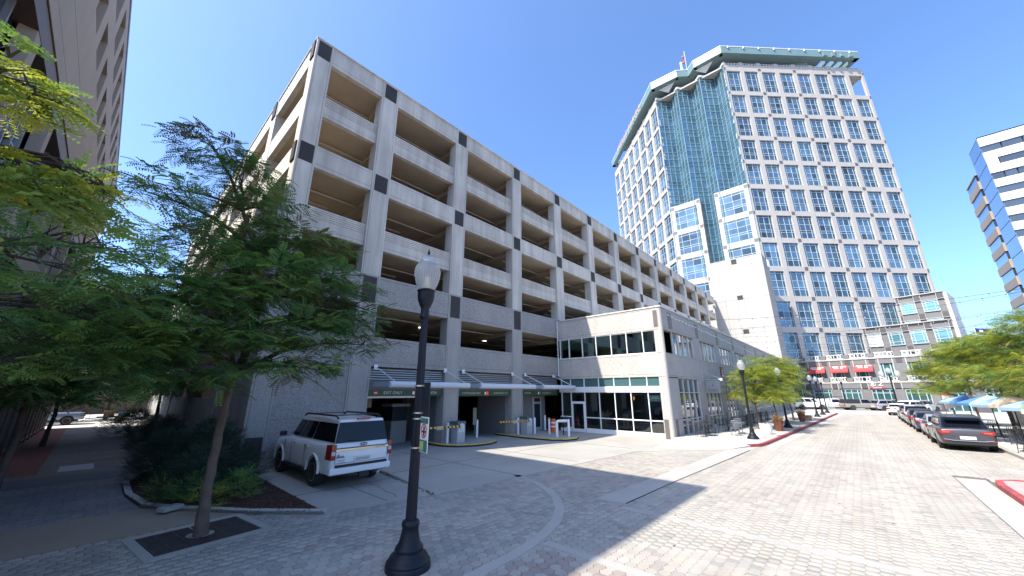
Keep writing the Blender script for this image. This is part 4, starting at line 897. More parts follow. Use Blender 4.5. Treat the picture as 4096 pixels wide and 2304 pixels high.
# red awnings with two lines of worn white lettering
aw = mat('red_awning', (.42,.045,.05), .7); aw2 = mat('awning_letter', (.75,.72,.68), .7)
for k in range(3):
    x = k*bp_
    T = thing('awning', ['red awning with white lettering above the dark doors', 'red awning with white lettering between the other two awnings', 'red awning with white lettering beside the blank dark wall'][k], 'awning', PD.location, R(-104), 'red awnings on the podium'); T.scale = PD.scale
    b = MB(); b.add([(x,.66,8.15),(x+2.6,.66,8.15),(x+2.7,-.35,7.0),(x-.1,-.35,7.0),(x-.1,-.35,6.75),(x+2.7,-.35,6.75),(x+2.6,.66,6.75),(x,.66,6.75)], [(0,3,2,1),(3,4,5,2),(0,7,4,3),(1,2,5,6)]); b.obj('canvas', aw, T)
    b = MB(); r_ = random.Random(k); xx = x+.15
    for n_, z0, f in ((9,.62,.28),(6,.34,.55)):
        xx = x+f
        for q_ in range(n_):
            wdt = r_.uniform(.14,.24); y = .66-(.62+.35-z0)*.88; zz_ = 8.15-(.66-y)*1.139
            if q_ != n_//2: b.add([(xx,y-.01,zz_+.012),(xx+wdt,y-.01,zz_+.012),(xx+wdt,y+.16,zz_+.195),(xx,y+.16,zz_+.195)], [(0,1,2,3)])
            xx += wdt+.05
    b.obj('lettering', aw2, T)
# eye logo with numeral 2 and red word NEWS
T = thing('station_sign', 'eye logo and numeral 2 with red NEWS lettering on the podium', 'sign', PD.location, R(-104)); T.scale = PD.scale; x = 9.3
b = MB(); b.lathe([(.42,0),(.42,.05)], (x,-.04,4.55), 20, 0, 'y'); b.obj('disc', mat('sign_silver', (.62,.64,.68), .4), T); b = MB(); b.add([(x+.40*math.cos(t),-.06,4.55+.2*math.sin(t)) for t in [k*math.pi/8 for k in range(16)]], [tuple(range(16))]); b.obj('eye', mat('sign_ink', (.08,.085,.10), .5), T); b = MB(); b.lathe([(.19,0),(.19,.02)], (x,-.085,4.55), 16, 0, 'y'); b.obj('pupil', mat('sign_silver', (.62,.64,.68), .4), T)
t = MB(); text_mb(t, '2', 1.15, (x+1.0,-.03,4.55), (1,0,0), (0,0,1), .02, sx=1.3); t.obj('numeral', mat('sign_silver', (.62,.64,.68), .4), T); t = MB(); MB().box(x-.5,-.03,3.75,x+1.5,.0,4.0).obj('word_plate', mat('station_red', (.6,.05,.06), .5), T); text_mb(t, 'NEWS', .26, (x+.5,-.035,3.87), (1,0,0), (0,0,1), .003, sx=1.6); t.obj('lettering', signwh, T)
# stepped upper podium blocks to the right, with cyan windows
def pblock(name, label, org, width, z0, z1, depth, rows, cols, cw, skip):
    T = thing(name, label, 'building', (org[0], org[1], 0), R(-104)); MB().box(0,.3,0,width,depth,z1-.1).obj('body', pdk, T); MB().box(width-.02,.32,0,width+.4,depth,z1-.2).obj('side_wall', mat('podium_white_side', (.62,.62,.62), .7), T)
    n = cols
    for k, (za, zb) in enumerate(rows):
        MB().box(0,.04,zb+.05,width,.32,zb+.15).obj('ledge', pst, T)
        for i in range(n+1):
            x = i*cw
            if x <= width+.1: MB().box(max(x-.42,0),.1,zb+.2,min(x+.42,width),.33,zb+1.2).obj('accent_tile', pdd, T); MB().box(max(x-.5,0),.06,za,max(x-.5,0)+.07,.33,zb+1.3).obj('trim', pst, T); MB().box(min(x+.43,width-.07),.06,za,min(x+.43,width-.07)+.07,.33,zb+1.3).obj('trim', pst, T)
        for i in range(n):
            x = i*cw+.55; w = cw-1.1
            if w < .5: continue
            m = pcy if (i, k) not in skip else mat('boarded_stone', (.6,.58,.55), .8)
            o = MB().box(x,.2,za+.1,x+w,.24,zb-.1).obj('window', m, T); g_ = MB()
            for f in (0,.2,.8,1): g_.box(x+f*w-.05,.1,za+.1,x+f*w+.05,.21,zb-.1)
            for f in (0,.25,.85,1): zz_ = za+.1+f*(zb-za-.2); g_.box(x-.05,.1,zz_-.05,x+w+.05,.2,zz_+.05)
            g_.obj('mullion_grid', pfr, o)
    MB().box(-.05,-.05,z1-.12,width+.05,.5,z1+.05).obj('coping', pst, T); return T
pblock('podium_block', 'dark tiled podium block with a boarded bay and cyan windows', (102.1,-3.1), 12.0, 0, 15.35, 9, [(11.4,13.9),(8.2,10.0)], 4, 3.0, {(0,0),(0,1)})
pblock('podium_block', 'small dark tiled upper podium block set back against the tower', (108.4,-9.4), 6.7, 0, 21.85, 9, [(18.1,20.4),(15.2,16.7)], 2, 3.1, set())
# ================================================================== LEFT OFFICE BUILDING (beige, across the alley)
XA = -5.0
LB = thing('beige_building', 'tall beige stone office building along the alley', 'office building', (-2.75, 8.53, 1.26)); LB.scale = (.55,.55,.55)
bei = mat('beige_stone', (.40,.335,.275), .8, var=.05, vs=.4, streak=.04, speck=.04, ss=20); beid = mat('brown_metal', (.10,.07,.05), .5); lgl = mat('reflective_glass', (.05,.09,.16), .04, spec=1.0, metal=.55, perobj=.2)
LL = 73
def LO(mb, name, m, parent=None, **k): return mb.obj(name, m, parent or LB, **k)
LO(MB().box(-40,.3,-2.3,-.9,LL,34.6), 'body', dark)
LO(MB().box(-40,0,-2.3,0.0,.3,35), 'end_wall', bei); LO(MB().box(-40,.3,34.6,.0,LL,35), 'roof', bei)
LO(MB().box(-.35,.3,34.7,.06,LL,35.08), 'coping', mat('blue_coping', (.18,.2,.26), .5))
# wall bands between the window rows
for z0, z1 in ((33.6,34.6),(28.4,30.4)): LO(MB().box(-.6,.3,z0,0,LL,z1), 'wall_band', bei)
for z0, z1 in ((22.34,25.7),(20.34,22.30),(19.35,20.31)): LO(MB().box(-.6,.3,z0,0,LL,z1), 'wall_band', bei)
LO(MB().box(-.6,.3,19.35,-.04,LL,25.6), 'joint_backing', joint)
pw = 4.3; nwin = int(LL/pw)
for r, (z0, z1) in enumerate(((30.4,33.6),(25.7,28.4))):
    for i in range(nwin):
        y = .3+i*pw; LO(MB().box(-.6,y,z0,0,y+1.75,z1), 'pier', bei)
        LO(MB().box(-.5,y+1.75,z0,-.44,y+pw,z1), 'window', lgl)
        LO(MB().box(-.45,y+1.75,z0,-.12,y+1.9,z1), 'reveal', beid); LO(MB().box(-.45,y+3.0,z0,-.36,y+3.1,z1), 'mullion', beid)
# brown framed glazing lower down
LO(MB().box(-.75,.3,18.2,-.06,LL,19.35), 'brown_frame', beid)
for z0, z1 in ((5.2,10.4),(11.8,18.2)):
    y = .3
    while y < LL-1:
        LO(MB().box(-.62,y,z0,-.08,y+.9,z1), 'pier', bei)
        LO(MB().box(-.8,y+.9,z0,-.74,y+8,z1), 'glazing', lgl)
        g_ = MB()
        for q in range(1, 5): g_.box(-.75,y+.9+q*1.42-.06,z0,-.55,y+.9+q*1.42+.06,z1)
        g_.box(-.75,y+.9,(z0+z1)/2-.06,-.6,y+8,(z0+z1)/2+.06); LO(g_, 'mullion_grid', mat('pale_mullion', (.35,.36,.38), .4, metal=.4)); y += 8
LO(MB().box(-.6,.3,10.4,0.0,LL,11.8), 'wall_band', bei); LO(MB().box(-.6,.3,-2.3,0,LL,5.2), 'ground_wall', bei)
# fence along the alley: posts, pickets, rails
FE = thing('picket_fence', 'dark metal picket fence along the left side of the alley', 'fence', (-2.4, 20, 0)); fm = mat('fence_metal', (.05,.048,.05), .5)
for i in range(15): MB().box(-.06,i*2-.06,0,.06,i*2+.06,2.75).obj('post', fm, FE)
for z in (.2, 2.55): MB().box(-.03,0,z,.03,28,z+.07).obj('rail', mat('fence_rail', (.14,.14,.15), .5), FE)
pk = MB().box(-.02,-.05,.1,.02,.05,2.5).mesh('picket', mat('weathered_picket', (.10,.09,.085), .7, perobj=.5))
for i in range(150): link('picket', pk, FE, (0, .12+i*.186, 0))
# ================================================================== FAR RIGHT TOWERS
def far_tower(name, label, x, y0, y1, depth, z, fl, wall, gl_side, gl_front, groups):
    T = thing(name, label, 'office tower', (x, y0, 0)); w = y0-y1
    MB().box(.6,-w+.6,0,depth-.6,-.6,z-1).obj('core', dark, T); n = int(z/fl); r_ = random.Random(n)
    for k in range(n):
        z0 = z-(k+1)*fl-3 if groups else z-(k+1)*fl
        if z0 < 4: break
        MB().box(0,-w,z0,.6,0,z0+fl*.52).obj('spandrel', wall, T)
        if not groups: MB().box(.6,-.6,z0,depth,0,z0+fl*.45).obj('spandrel', wall, T)
        i = 0.0
        while i < w-.5:
            ww = r_.choice([2.2,3.6,5.0])
            if i+ww > w: ww = w-i
            if r_.random() < .72 or not groups: MB().box(.3,-i-ww+.15,z0+fl*.52,.36,-i-.1,z0+fl).obj('window', gl_front, T)
            else: MB().box(.02,-i-ww+.15,z0+fl*.52,.36,-i,z0+fl).obj('infill_panel', wall, T)
            i += ww
    if groups:
        MB().box(0,-w,z-3.0,.6,0,z).obj('parapet', mat('parapet_glass', (.55,.62,.64), .3), T)
        k = 0
        while z-k*fl > 4:
            MB().box(.6,-.1,z-(k+1)*fl+.15,depth,0,z-k*fl-.1).obj('side_glass', gl_side, T); k += 1
        MB().box(.6,-.3,0,depth,-.12,z-.2).obj('side_joint', mat('blue_joint', (.30,.42,.55), .5), T)
    else:
        for k in range(n): MB().box(.6,-.35,z-(k+1)*fl+fl*.45,depth,-.25,z-k*fl).obj('side_glass', gl_side, T)
    MB().box(0,-w,z-.3,depth,0,z).obj('roof', wall, T); return T
bl = mat('blue_mirror_glass', (.30,.42,.58), .06, metal=.7, perobj=.15); dg = mat('dark_mirror_glass', (.035,.05,.075), .06, spec=1, perobj=.3)
far_tower('white_tower', 'white banded office tower with a blue mirrored glass side', 155, -38.9, -75, 10, 73, 4.3, mat('white_tower_panel', (.72,.71,.69), .6), bl, dg, True)
far_tower('tan_tower', 'narrow tan banded tower with blue glass behind the white tower', 166.5, -38.75, -46, 12, 66.6, 5.0, mat('tan_tower_panel', (.36,.30,.24), .7), bl, dg, False)

BB = thing('brick_building', 'brown brick building across the far end of the alley', 'building', (-30,79,0)); brk = mat('brown_brick', (.17,.10,.07), .9, var=.15, vs=1, speck=.2, ss=8)
for k in range(4):
    MB().box(0,0,k*4.2,60,.5,k*4.2+1.6).obj('wall_band', brk, BB)
    for i in range(12): MB().box(i*5,0,k*4.2+1.6,i*5+2.2,.5,k*4.2+4.2).obj('pier', brk, BB); MB().box(i*5+2.2,.2,k*4.2+1.6,i*5+5,.25,k*4.2+4.2).obj('window', dg, BB)
MB().box(0,.5,0,60,14,16.8).obj('body', dark, BB); MB().box(-.2,-.1,16.8,60.2,14,17.1).obj('roof', brk, BB)
# ================================================================== VEGETATION
bark = mat('locust_bark', (.115,.085,.068), .9, var=.25, vs=4, streak=.25, bump=.8, bs=22, dist=.02)
twm = mat('twig_bark', (.05,.038,.03), .9)
def frond_template(np_=6, L=.2, lw=.045, lt=.014, droop=.25):
    """one pinnate leaf along +x: rows of narrow leaflets on both sides"""
    v = []; f = []
    for i in range(np_):
        x = L*(.12+.88*i/(np_-1)); z = -droop*L*(x/L)**2; s = lw*(1-.45*abs(i/(np_-1)-.45))
        for sg in (-1, 1):
            o = len(v); v += [(x, 0, z), (x+s*.35-lt*.2, sg*s*.5, z-.004), (x+s*.5, sg*s, z-.010), (x+s*.35+lt, sg*s*.5, z+.001)]; f.append((o, o+1, o+2, o+3))
    o = len(v); v += [(0,-.002,0),(L,-.001,-droop*L),(L,.001,-droop*L),(0,.002,0)]; f.append((o, o+1, o+2, o+3))
    return np.array(v), f
def foliage(name, sprays, mats, tmpl, parent, rg, loc=(0,0,0)):
    """sprays: (pos, dir, length, nfronds, scale, mat). Builds every frond of the crown as real leaflets in one crown mesh."""
    tv, tf = tmpl; P = []; M_ = []; S = []; K = []
    tw = MB()
    for pos, d, ln, nf, sc, mk in sprays:
        d = d/np.linalg.norm(d); up = np.array([0,0,1.]); sd = np.cross(d, up); sd = sd/max(np.linalg.norm(sd), 1e-3); nn = np.cross(sd, d)
        for q in range(nf):
            t = (q+.6)/nf; p = pos+d*ln*t+up*(-.22*ln*t*t); side = 1 if q % 2 else -1
            if q == nf-1: a = 0
            else: a = side*rg.uniform(.7, 1.25)
            fx = d*math.cos(a)+sd*math.sin(a)+up*rg.uniform(-.45, .12); fx /= np.linalg.norm(fx)
            fz = nn+sd*rg.uniform(-.5, .5)+d*rg.uniform(-.3, .3); fz = fz-fx*fz.dot(fx); fz /= np.linalg.norm(fz); fy = np.cross(fz, fx)
            P.append(p); M_.append(np.stack([fx, fy, fz])); S.append(sc*rg.uniform(.75, 1.25)); K.append(mk if rg.random() > .12 else rg.randrange(len(mats)))
    P = np.array(P); M_ = np.array(M_); S = np.array(S); n = len(P)
    V = np.einsum('vi,nij->nvj', tv, M_)*S[:, None, None]+P[:, None, :]
    fl = np.concatenate([np.array(f) for f in tf]); fs = np.array([len(f) for f in tf])
    loops = (fl[None, :]+(np.arange(n)*len(tv))[:, None]).ravel()
    o = link(name, np_mesh(name, V.reshape(-1, 3), loops, np.tile(fs, n), mats, np.repeat(np.array(K), len(tf))), parent, loc)
    return o
def blob_sprays(blobs, rg, dens, ln, nf, sc, nm, outward=True, flat=True):
    out = []
    for (c, r, w) in blobs:
        c = np.array(c, float); r = np.array(r, float) if hasattr(r, '__len__') else np.array([r, r, r*.6])
        n = max(4, int(dens*w*r[0]*r[1]*max(r[2], .25)**.7*4.19)); mk = rg.randrange(nm)
        for q in range(n):
            while True:
                u = np.array([rg.uniform(-1,1), rg.uniform(-1,1), rg.uniform(-1,1)])
                if u.dot(u) < 1: break
            if rg.random() < .35: mk = rg.randrange(nm)
            p = c+u*r; d = np.array([u[0]+rg.uniform(-.6,.6), u[1]+rg.uniform(-.6,.6), (rg.uniform(-.25,.35) if flat else u[2]+rg.uniform(-.2,.6))])
            out.append((p, d, ln*rg.uniform(.6, 1.3), nf, sc, mk))
    return out
def tree(name, label, base, trunk, r0, blobs, seed, mats, dens=9, ln=.55, nf=9, sc=1.0, tmpl=None, cat='tree', group=None, limb_r=.05, fork=None):
    rg = random.Random(seed); T = thing(name, label, cat, (base[0], base[1], base[2] if len(base) > 2 else 0), 0, group); b0 = np.array([base[0], base[1], base[2] if len(base) > 2 else 0.])
    tp = [np.array(p, float)-b0 for p in trunk]; n = len(tp); mb = MB()
    # finer trunk path with slight wobble and a flared foot
    path = []; rad = []
    for i in range(n-1):
        for k in range(4):
            t = k/4; p = tp[i]*(1-t)+tp[i+1]*t; s = (i+t)/(n-1); path.append(p+np.array([rg.uniform(-.012,.012), rg.uniform(-.012,.012), 0])*(1 if s > 0 else 0)); rad.append(r0*(1-.55*s)+(.35*r0*max(0, 1-s*9)))
    path.append(tp[-1]); rad.append(r0*.42); mb.tube(path, rad, 12); mb.obj('trunk', bark, T, smooth=True)
    fk = fork if fork is not None else max(1, n//2)
    br = MB(); bb = []
    for (c, r, w) in blobs:
        c = np.array(c, float)-b0; st = min(tp[fk:], key=lambda p: np.linalg.norm(p-c)+(.8 if p[2] > c[2]+.3 else 0)); L_ = np.linalg.norm(c-st); pts = []; rs = []
        for k in range(7):
            t = k/6; p = st*(1-t)+c*t; p[2] += math.sin(t*math.pi)*.10*L_*(1 if c[2] > st[2] else .6); p[:2] += np.array([rg.uniform(-.06,.06), rg.uniform(-.06,.06)])*L_*.5*(0 < k < 6); pts.append(p); rs.append(max(limb_r*(1-.8*t)*min(1.3, .5+L_*.25), .008))
        br.tube(pts, rs, 6)
        rr = np.array(r if hasattr(r, '__len__') else [r, r, r*.6], float)
        for q in range(int(5*w)+3):   # side twigs reaching through the clump
            u = np.array([rg.uniform(-1,1), rg.uniform(-1,1), rg.uniform(-.7,.9)]); e = c+u*rr*.85; s_ = pts[rg.choice([3,4,5,6])]; m_ = (s_+e)/2+np.array([0,0,.08*L_]); br.tube([s_, m_, e], [.012,.009,.004], 4)
        bb.append((c, r, w))
    br.obj('branches', twm, T)
    foliage('crown', blob_sprays(bb, rg, dens, ln, nf, sc, len(mats)), mats, tmpl or FT, T, rg); return T
FT = frond_template(6, .2, .062, .024); FTs = frond_template(5, .22, .06, .02)
def lm(n, c, tr=.3): return mat(n, c, .55, trans=tr, spec=.3)
LG = [lm('leaf_dark', (.075,.165,.05)), lm('leaf_mid', (.115,.245,.065)), lm('leaf_light', (.21,.34,.08)), lm('leaf_brown', (.16,.14,.045))]
LGd = [LG[0], LG[1], LG[1], LG[2], LG[0], LG[1], LG[0], LG[1], LG[2], LG[3]]
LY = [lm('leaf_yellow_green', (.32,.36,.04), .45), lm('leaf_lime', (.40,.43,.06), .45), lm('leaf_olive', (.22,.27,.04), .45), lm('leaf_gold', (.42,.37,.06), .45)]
# the leaning honey locust in the grate
main = [((.7,10.5,8.5),(.75,.6,.45),1.2),((1.25,10.6,8.2),(.6,.6,.5),1),((.25,10.0,7.0),(.7,.6,.35),1),((-.2,10.1,6.8),(.5,.5,.3),.8),((1.9,10.5,7.4),(.8,.8,.6),1),((2.5,10.7,6.6),(.9,.9,.7),1),((3.2,10.3,6.6),(.8,.8,.5),1),((1.4,10.4,6.2),(.9,.8,.6),1),((.7,9.9,5.8),(.9,.8,.4),1.1),
 ((4.1,10.0,5.7),(.7,.7,.4),.9),((3.3,9.8,5.6),(.9,.9,.6),1.2),((2.4,9.9,5.3),(1.0,.9,.6),1.2),((1.5,9.7,4.9),(1.0,.9,.5),1.3),((.6,9.5,4.6),(1.0,.9,.5),1.4),((4.6,9.6,5.0),(.55,.6,.3),.9),((3.9,9.6,4.6),(.8,.8,.45),1.1),((4.4,9.3,4.0),(.55,.55,.25),.9),((3.1,9.3,4.2),(.9,.8,.5),1.2),((2.2,9.3,4.0),(.9,.8,.45),1.3),((1.2,9.3,3.9),(.9,.8,.45),1.3),((.3,9.2,3.7),(.9,.8,.45),1.4),((2.7,9.1,3.35),(.7,.6,.3),1),((3.4,9.3,3.3),(.5,.5,.25),.8),((1.7,9.1,3.3),(.7,.6,.28),1),((.9,9.1,3.1),(.7,.6,.28),1.1)]
tree('honey_locust_tree', 'leaning honey locust tree growing from the iron grate', (2.0,10.45), [(1.99,10.45,0),(1.95,10.47,.7),(1.94,10.47,1.4),(1.95,10.47,2.1),(1.97,10.47,2.85),(2.06,10.45,3.3),(2.18,10.43,4.36),(2.2,10.42,5.09),(1.95,10.5,6.2),(1.5,10.55,7.2)], .10, [(c, tuple(v*.82 for v in r), w) for c, r, w in main], 21, LGd, dens=50, sc=1.15, fork=4, limb_r=.055)
# the locust whose trunk stands beyond the left edge of view
near = [((-1.02,4.45,5.35),(.16,.2,.14),1),((-.9,4.5,5.2),(.2,.2,.12),1),((-1.0,4.5,4.95),(.2,.2,.12),1),((-.78,4.55,5.1),(.14,.15,.07),1),((-1.3,4.5,5.2),(.3,.3,.2),1),
 ((-.9,4.72,4.52),(.26,.2,.09),1.2),((-.68,4.78,4.52),(.26,.2,.09),1.2),((-.48,4.8,4.58),(.22,.2,.07),1.2),((-.34,4.82,4.58),(.16,.15,.05),1),((-.75,4.8,4.32),(.3,.2,.08),1.2),((-.5,4.82,4.36),(.24,.2,.07),1),((-1.2,4.7,4.5),(.3,.3,.15),1)]
tree('honey_locust_tree', 'sunlit honey locust branches reaching in front of the beige building', (-2.3,4.6), [(-2.3,4.6,0),(-2.25,4.6,1.5),(-2.15,4.6,2.8),(-1.9,4.6,3.9),(-1.5,4.6,4.7)], .10, near, 5, [LY[1],LG[2],LY[0],LY[1],LG[2]], dens=120, ln=.2, nf=7, sc=.85, fork=2, limb_r=.02)  # lime leaf mix puts the sunlit look of these branches into their colour
left = [((-.3,5.9,4.35),(.3,.3,.12),1),((-.7,6.0,4.15),(.4,.3,.14),1.1),((-1.05,5.9,4.0),(.4,.3,.15),1.1),((.05,7.4,4.6),(.35,.4,.15),.8),((-.4,7.5,4.3),(.5,.4,.18),1.1),((-.95,7.4,3.95),(.5,.4,.2),1.2),((.05,7.6,4.1),(.4,.4,.15),1),((-.5,8.7,3.95),(.6,.5,.24),1.2),((-1.05,8.3,3.65),(.6,.5,.24),1.3),((0,8.8,3.8),(.5,.5,.2),1.1),((-.5,8.5,3.35),(.6,.5,.2),1.3),((-1,8.3,3.1),(.5,.5,.18),1.2),((0,8.6,3.1),(.5,.5,.18),1.1),((-1.6,6.6,4.6),(.6,.6,.3),1),((-2.0,7.2,5.0),(.7,.7,.4),.8),((-1.9,7.9,4.2),(.6,.6,.3),.8)]
tree('honey_locust_tree', 'dark honey locust branches hanging over the mouth of the alley', (-2.1,7.3), [(-2.1,7.3,0),(-2.05,7.3,1.5),(-1.95,7.3,2.8),(-1.8,7.3,3.6),(-1.5,7.3,4.4)], .12, left, 6, [LG[1],LG[0],LG[2],LG[1],LG[0],LG[2],LG[1],LG[2]], dens=30, ln=.42, sc=1.15, fork=2, limb_r=.035)
# alley trees farther back
for k, (x, y, s, lab) in enumerate(((-1.5,19.0,9,'dark honey locust tree beside the picket fence in the alley'),(2.7,33.5,10,'thin dark tree beside the garage wall deep in the alley'),(-1.5,33,12,'dark leafy tree beside the far picket fence'))):
    bl_ = []; rg = random.Random(s)
    for q in range(13): bl_.append(((x+rg.uniform(-1.0,1.8)*(1 if x < 0 else -.6), y+rg.uniform(-2.2,2.2), rg.uniform(2.7,6.6)), (1.0,1.2,.6), 1))
    tree('alley_tree', lab, (x,y), [(x,y,0),(x+.1,y,1.6),(x,y+.1,3),(x,y,4.6),(x,y,6)], .10, bl_, s, LGd, dens=8, sc=2.2, fork=2)
for k, (x, y) in enumerate(((-9,58),(1,60),(10,58.5))):
    rg = random.Random(90+k); tree('side_street_tree', ['green tree across the side street behind the pickup','yellow green tree across the side street','green tree across the side street beyond the garage'][k], (x,y), [(x,y,0),(x,y,2),(x,y,4),(x,y,6)], .14, [((x+rg.uniform(-3.5,3.5),y+rg.uniform(-2,2),rg.uniform(2.2,7.5)),(1.6,1.4,.9),1) for q in range(16)], 90+k, [LY[2],LG[2],LG[1],LG[0]], dens=3, ln=.9, sc=3, tmpl=FTs, fork=1)
# sunlit street trees
def street_tree(x, y, R_, z0, z1, seed, lab, grp, nb=16, mats=LY):
    rg = random.Random(seed); bl_ = []
    for q in range(nb):
        a = rg.uniform(0, 6.28); rr = R_*math.sqrt(rg.random())*.82; z = z0+(z1-z0)*rg.random()**.9; f = 1-.55*(z-z0)/(z1-z0)
        bl_.append(((x+rr*f*math.cos(a), y+rr*f*math.sin(a), z), (R_*.38,R_*.38,.38), 1))
    return tree('street_tree', lab, (x,y,.13), [(x,y,.13),(x+.05,y,1.0),(x,y+.05,1.9),(x,y,z0+1),(x,y,z1-.5)], .09, bl_, seed, mats+[LY[2],LG[2],LG[1]], dens=24, ln=.5, nf=8, sc=1.25, tmpl=FTs, group=grp, fork=2)
street_tree(34.2,5.9,2.6,2.1,5.0,41,'yellow green street tree between the white planter and the shop','street trees along the patio')
street_tree(40.5,5.6,3.0,2.2,6.0,42,'yellow green street tree behind the brown planter','street trees along the patio',18)
street_tree(47.5,5.2,2.6,2.2,5.6,43,'yellow green street tree by the far end of the patio','street trees along the patio',14)
for k, (x, y, r, z0, z1, lab) in enumerate(((27.0,-8.6,3.0,3.2,7.0,'broad yellow green tree behind the dark parked crossover'),(33.5,-7.6,3.2,3.0,7.0,'broad yellow green tree above the blue umbrella'),(41,-7.2,3.2,2.8,6.6,'broad yellow green tree above the orange umbrella'),(49,-7,3.0,2.8,6.4,'broad yellow green tree above the pale umbrella'),(58,-6.8,2.8,2.6,6.0,'yellow green tree at the far end of the parked cars'))): street_tree(x, y, r, z0, z1, 60+k, lab, 'street trees on the sunny side', 19)
# far plane of trees behind the flag
for k, (x, y, z) in enumerate(((100,-27,11.5),(92,-24,9.5))):
    rg = random.Random(80+k); tree('far_tree', ['tall sparse green tree below the white tower','green tree near the flagpole'][k], (x,y), [(x,y,0),(x,y,3),(x,y,z*.6),(x,y,z)], .2, [((x+rg.uniform(-2.4,2.4),y+rg.uniform(-2.4,2.4),rg.uniform(z*.45,z)),(1.5,1.5,.9),1) for q in range(12)], 80+k, [LY[2],LG[2],LG[1]], dens=3, ln=.9, sc=3.4, tmpl=FTs, fork=1)
# ---------------------------------------------------------------- shrubs in the bed
YT = frond_template(7, .16, .03, .008, .05)
def shrub(name, lab, x, y, rx, ry, h, mats, seed, dens=26, sc=1.0, grp=None):
    rg = random.Random(seed); T = thing(name, lab, 'shrub', (x, y, .05), 0, grp); sp = []; n = int(dens*rx*ry*h*22)
    stem = MB()
    for q in range(9): a = rg.uniform(0,6.28); e = (rx*.6*math.cos(a), ry*.6*math.sin(a), h*rg.uniform(.4,.8)); stem.tube([(rg.uniform(-.08,.08),rg.uniform(-.08,.08),0),(e[0]*.4,e[1]*.4,e[2]*.5),e], [.025,.018,.006], 5)
    stem.obj('stems', twm, T)
    for q in range(n):
        a = rg.uniform(0,6.28); t = rg.random()**.35; zz = rg.random(); lob = 1+.22*math.sin(a*3+seed)+.15*math.sin(a*5+zz*6)
        rr = math.sqrt(max(0, 1-(zz*.98)**2.2))*t*lob; p = np.array([rx*rr*math.cos(a), ry*rr*math.sin(a), h*zz*(.9+.12*math.sin(a*4))]); d = np.array([math.cos(a)*rr+rg.uniform(-.5,.5), math.sin(a)*rr+rg.uniform(-.5,.5), rg.uniform(.1,1.1)]); sp.append((p, d, .22*sc*rg.uniform(.7,1.3), 6, sc*rg.uniform(.7,1.1), rg.randrange(len(mats))))
    foliage('foliage', sp, mats, YT, T, rg); return T
DK = [lm('yew_dark', (.028,.055,.034), .1), lm('yew_mid', (.042,.085,.045), .1), lm('yew_blue', (.034,.062,.046), .1)]
shrub('yew_shrub', 'large dark yew shrub against the garage corner', 2.9,16.6,1.15,1.3,1.75,DK,1); shrub('yew_shrub', 'dark spreading yew shrub at the back edge of the bed', 1.95,17.9,.85,1.2,1.35,DK,2); shrub('yew_shrub', 'dark yew shrub behind the leaning trunk', 2.5,14.4,.95,.9,1.15,DK,3); shrub('yew_shrub', 'dark yew shrub beside the parked white car', 3.6,15.2,.55,.9,1.0,DK,4)
shrub('low_shrub', 'low green shrub sprawling in front of the yews', 2.25,13.3,.6,.5,.62,[LG[1],LG[0],DK[1]],5); shrub('low_shrub', 'small yellowish shrub beside the leaning trunk', 2.35,12.35,.32,.3,.5,[LY[3],LY[2],LG[2]],6,40,.8); shrub('low_shrub', 'small bright green shrub right of the trunk', 3.15,12.9,.4,.38,.62,[LG[2],LG[1]],7,34); shrub('low_shrub', 'tiny yellow tinged shrub at the curved kerb', 1.75,14.3,.35,.4,.4,[LY[3],LG[1]],8,34)
shrub('yew_shrub', 'dark shrub farther down the alley beside the wall', 2.6,27.5,1.2,2.6,1.5,DK,9,12); shrub('yew_shrub', 'dark rounded shrub at the end of the alley bed', 2.0,36.5,1.5,1.6,1.6,DK,10,12)
# ================================================================== LAMP POSTS
globe = lantern('acorn_glass'); globe2 = globe
iron_b = mat('lamp_iron', (.008,.010,.016), .5, spec=.3, var=.25, vs=6, bump=.15, bs=30)
def lamp_post(label, x, y, s=1.0, z=0, near=False, group=None):
    T = thing('lamp_post', label, 'street lamp', (x, y, z), 0, group); n = 32 if near else 14
    def o(mb, name, m, **k): ob = mb.obj(name, m, T, smooth=True, **k); return ob
    pr = [(.37,0),(.37,.07),(.355,.09),(.36,.11),(.335,.14),(.32,.16),(.30,.20),(.25,.23),(.225,.26),(.235,.29),(.225,.32),(.19,.36),(.165,.42),(.145,.52),(.135,.60),(.145,.62),(.15,.65),(.14,.69),(.115,.71)]
    o(MB().lathe([(r*s, h*s) for r, h in pr], n=n), 'base', iron_b)
    MB().lathe([(.095*s,.70*s),(.068*s,4.25*s)], n=32 if near else 12, flute=.09 if near else 0).obj('shaft', iron_b, T)
    o(MB().lathe([(r*s, h*s) for r, h in [(.085,4.2),(.10,4.24),(.085,4.28),(.08,4.40),(.11,4.46),(.15,4.56),(.17,4.68),(.165,4.74),(.185,4.77),(.15,4.79)]], n=n), 'capital', iron_b)
    g = o(MB().lathe([(r*s, h*s) for r, h in [(.15,4.79),(.18,4.83),(.225,4.95),(.258,5.10),(.262,5.18),(.24,5.28),(.19,5.35),(.165,5.37),(.16,5.40),(.165,5.42),(.13,5.48),(.08,5.52),(.0,5.53)]], n=n*2 if near else n, flute=.035 if near else 0), 'globe', globe); o(MB().lathe([(r*s, h*s) for r, h in [(.172,5.355),(.178,5.365),(.178,5.38),(.172,5.39)]], n=n), 'globe_band', mat('lantern_band', (.45,.46,.46), .3, metal=.6))
    o(MB().lathe([(r*s, h*s) for r, h in [(.03,5.52),(.035,5.55),(.02,5.57),(.03,5.60),(.012,5.64),(.0,5.71)]], n=8), 'finial', iron_b)
    if near: o(MB().lathe([(.0,4.81),(.10,4.82),(.10,4.88),(.055,4.90),(.055,5.02),(.03,5.08),(0,5.09)], n=12), 'bulb', mat('bulb_cream', (.7,.6,.4), .5))
    return T
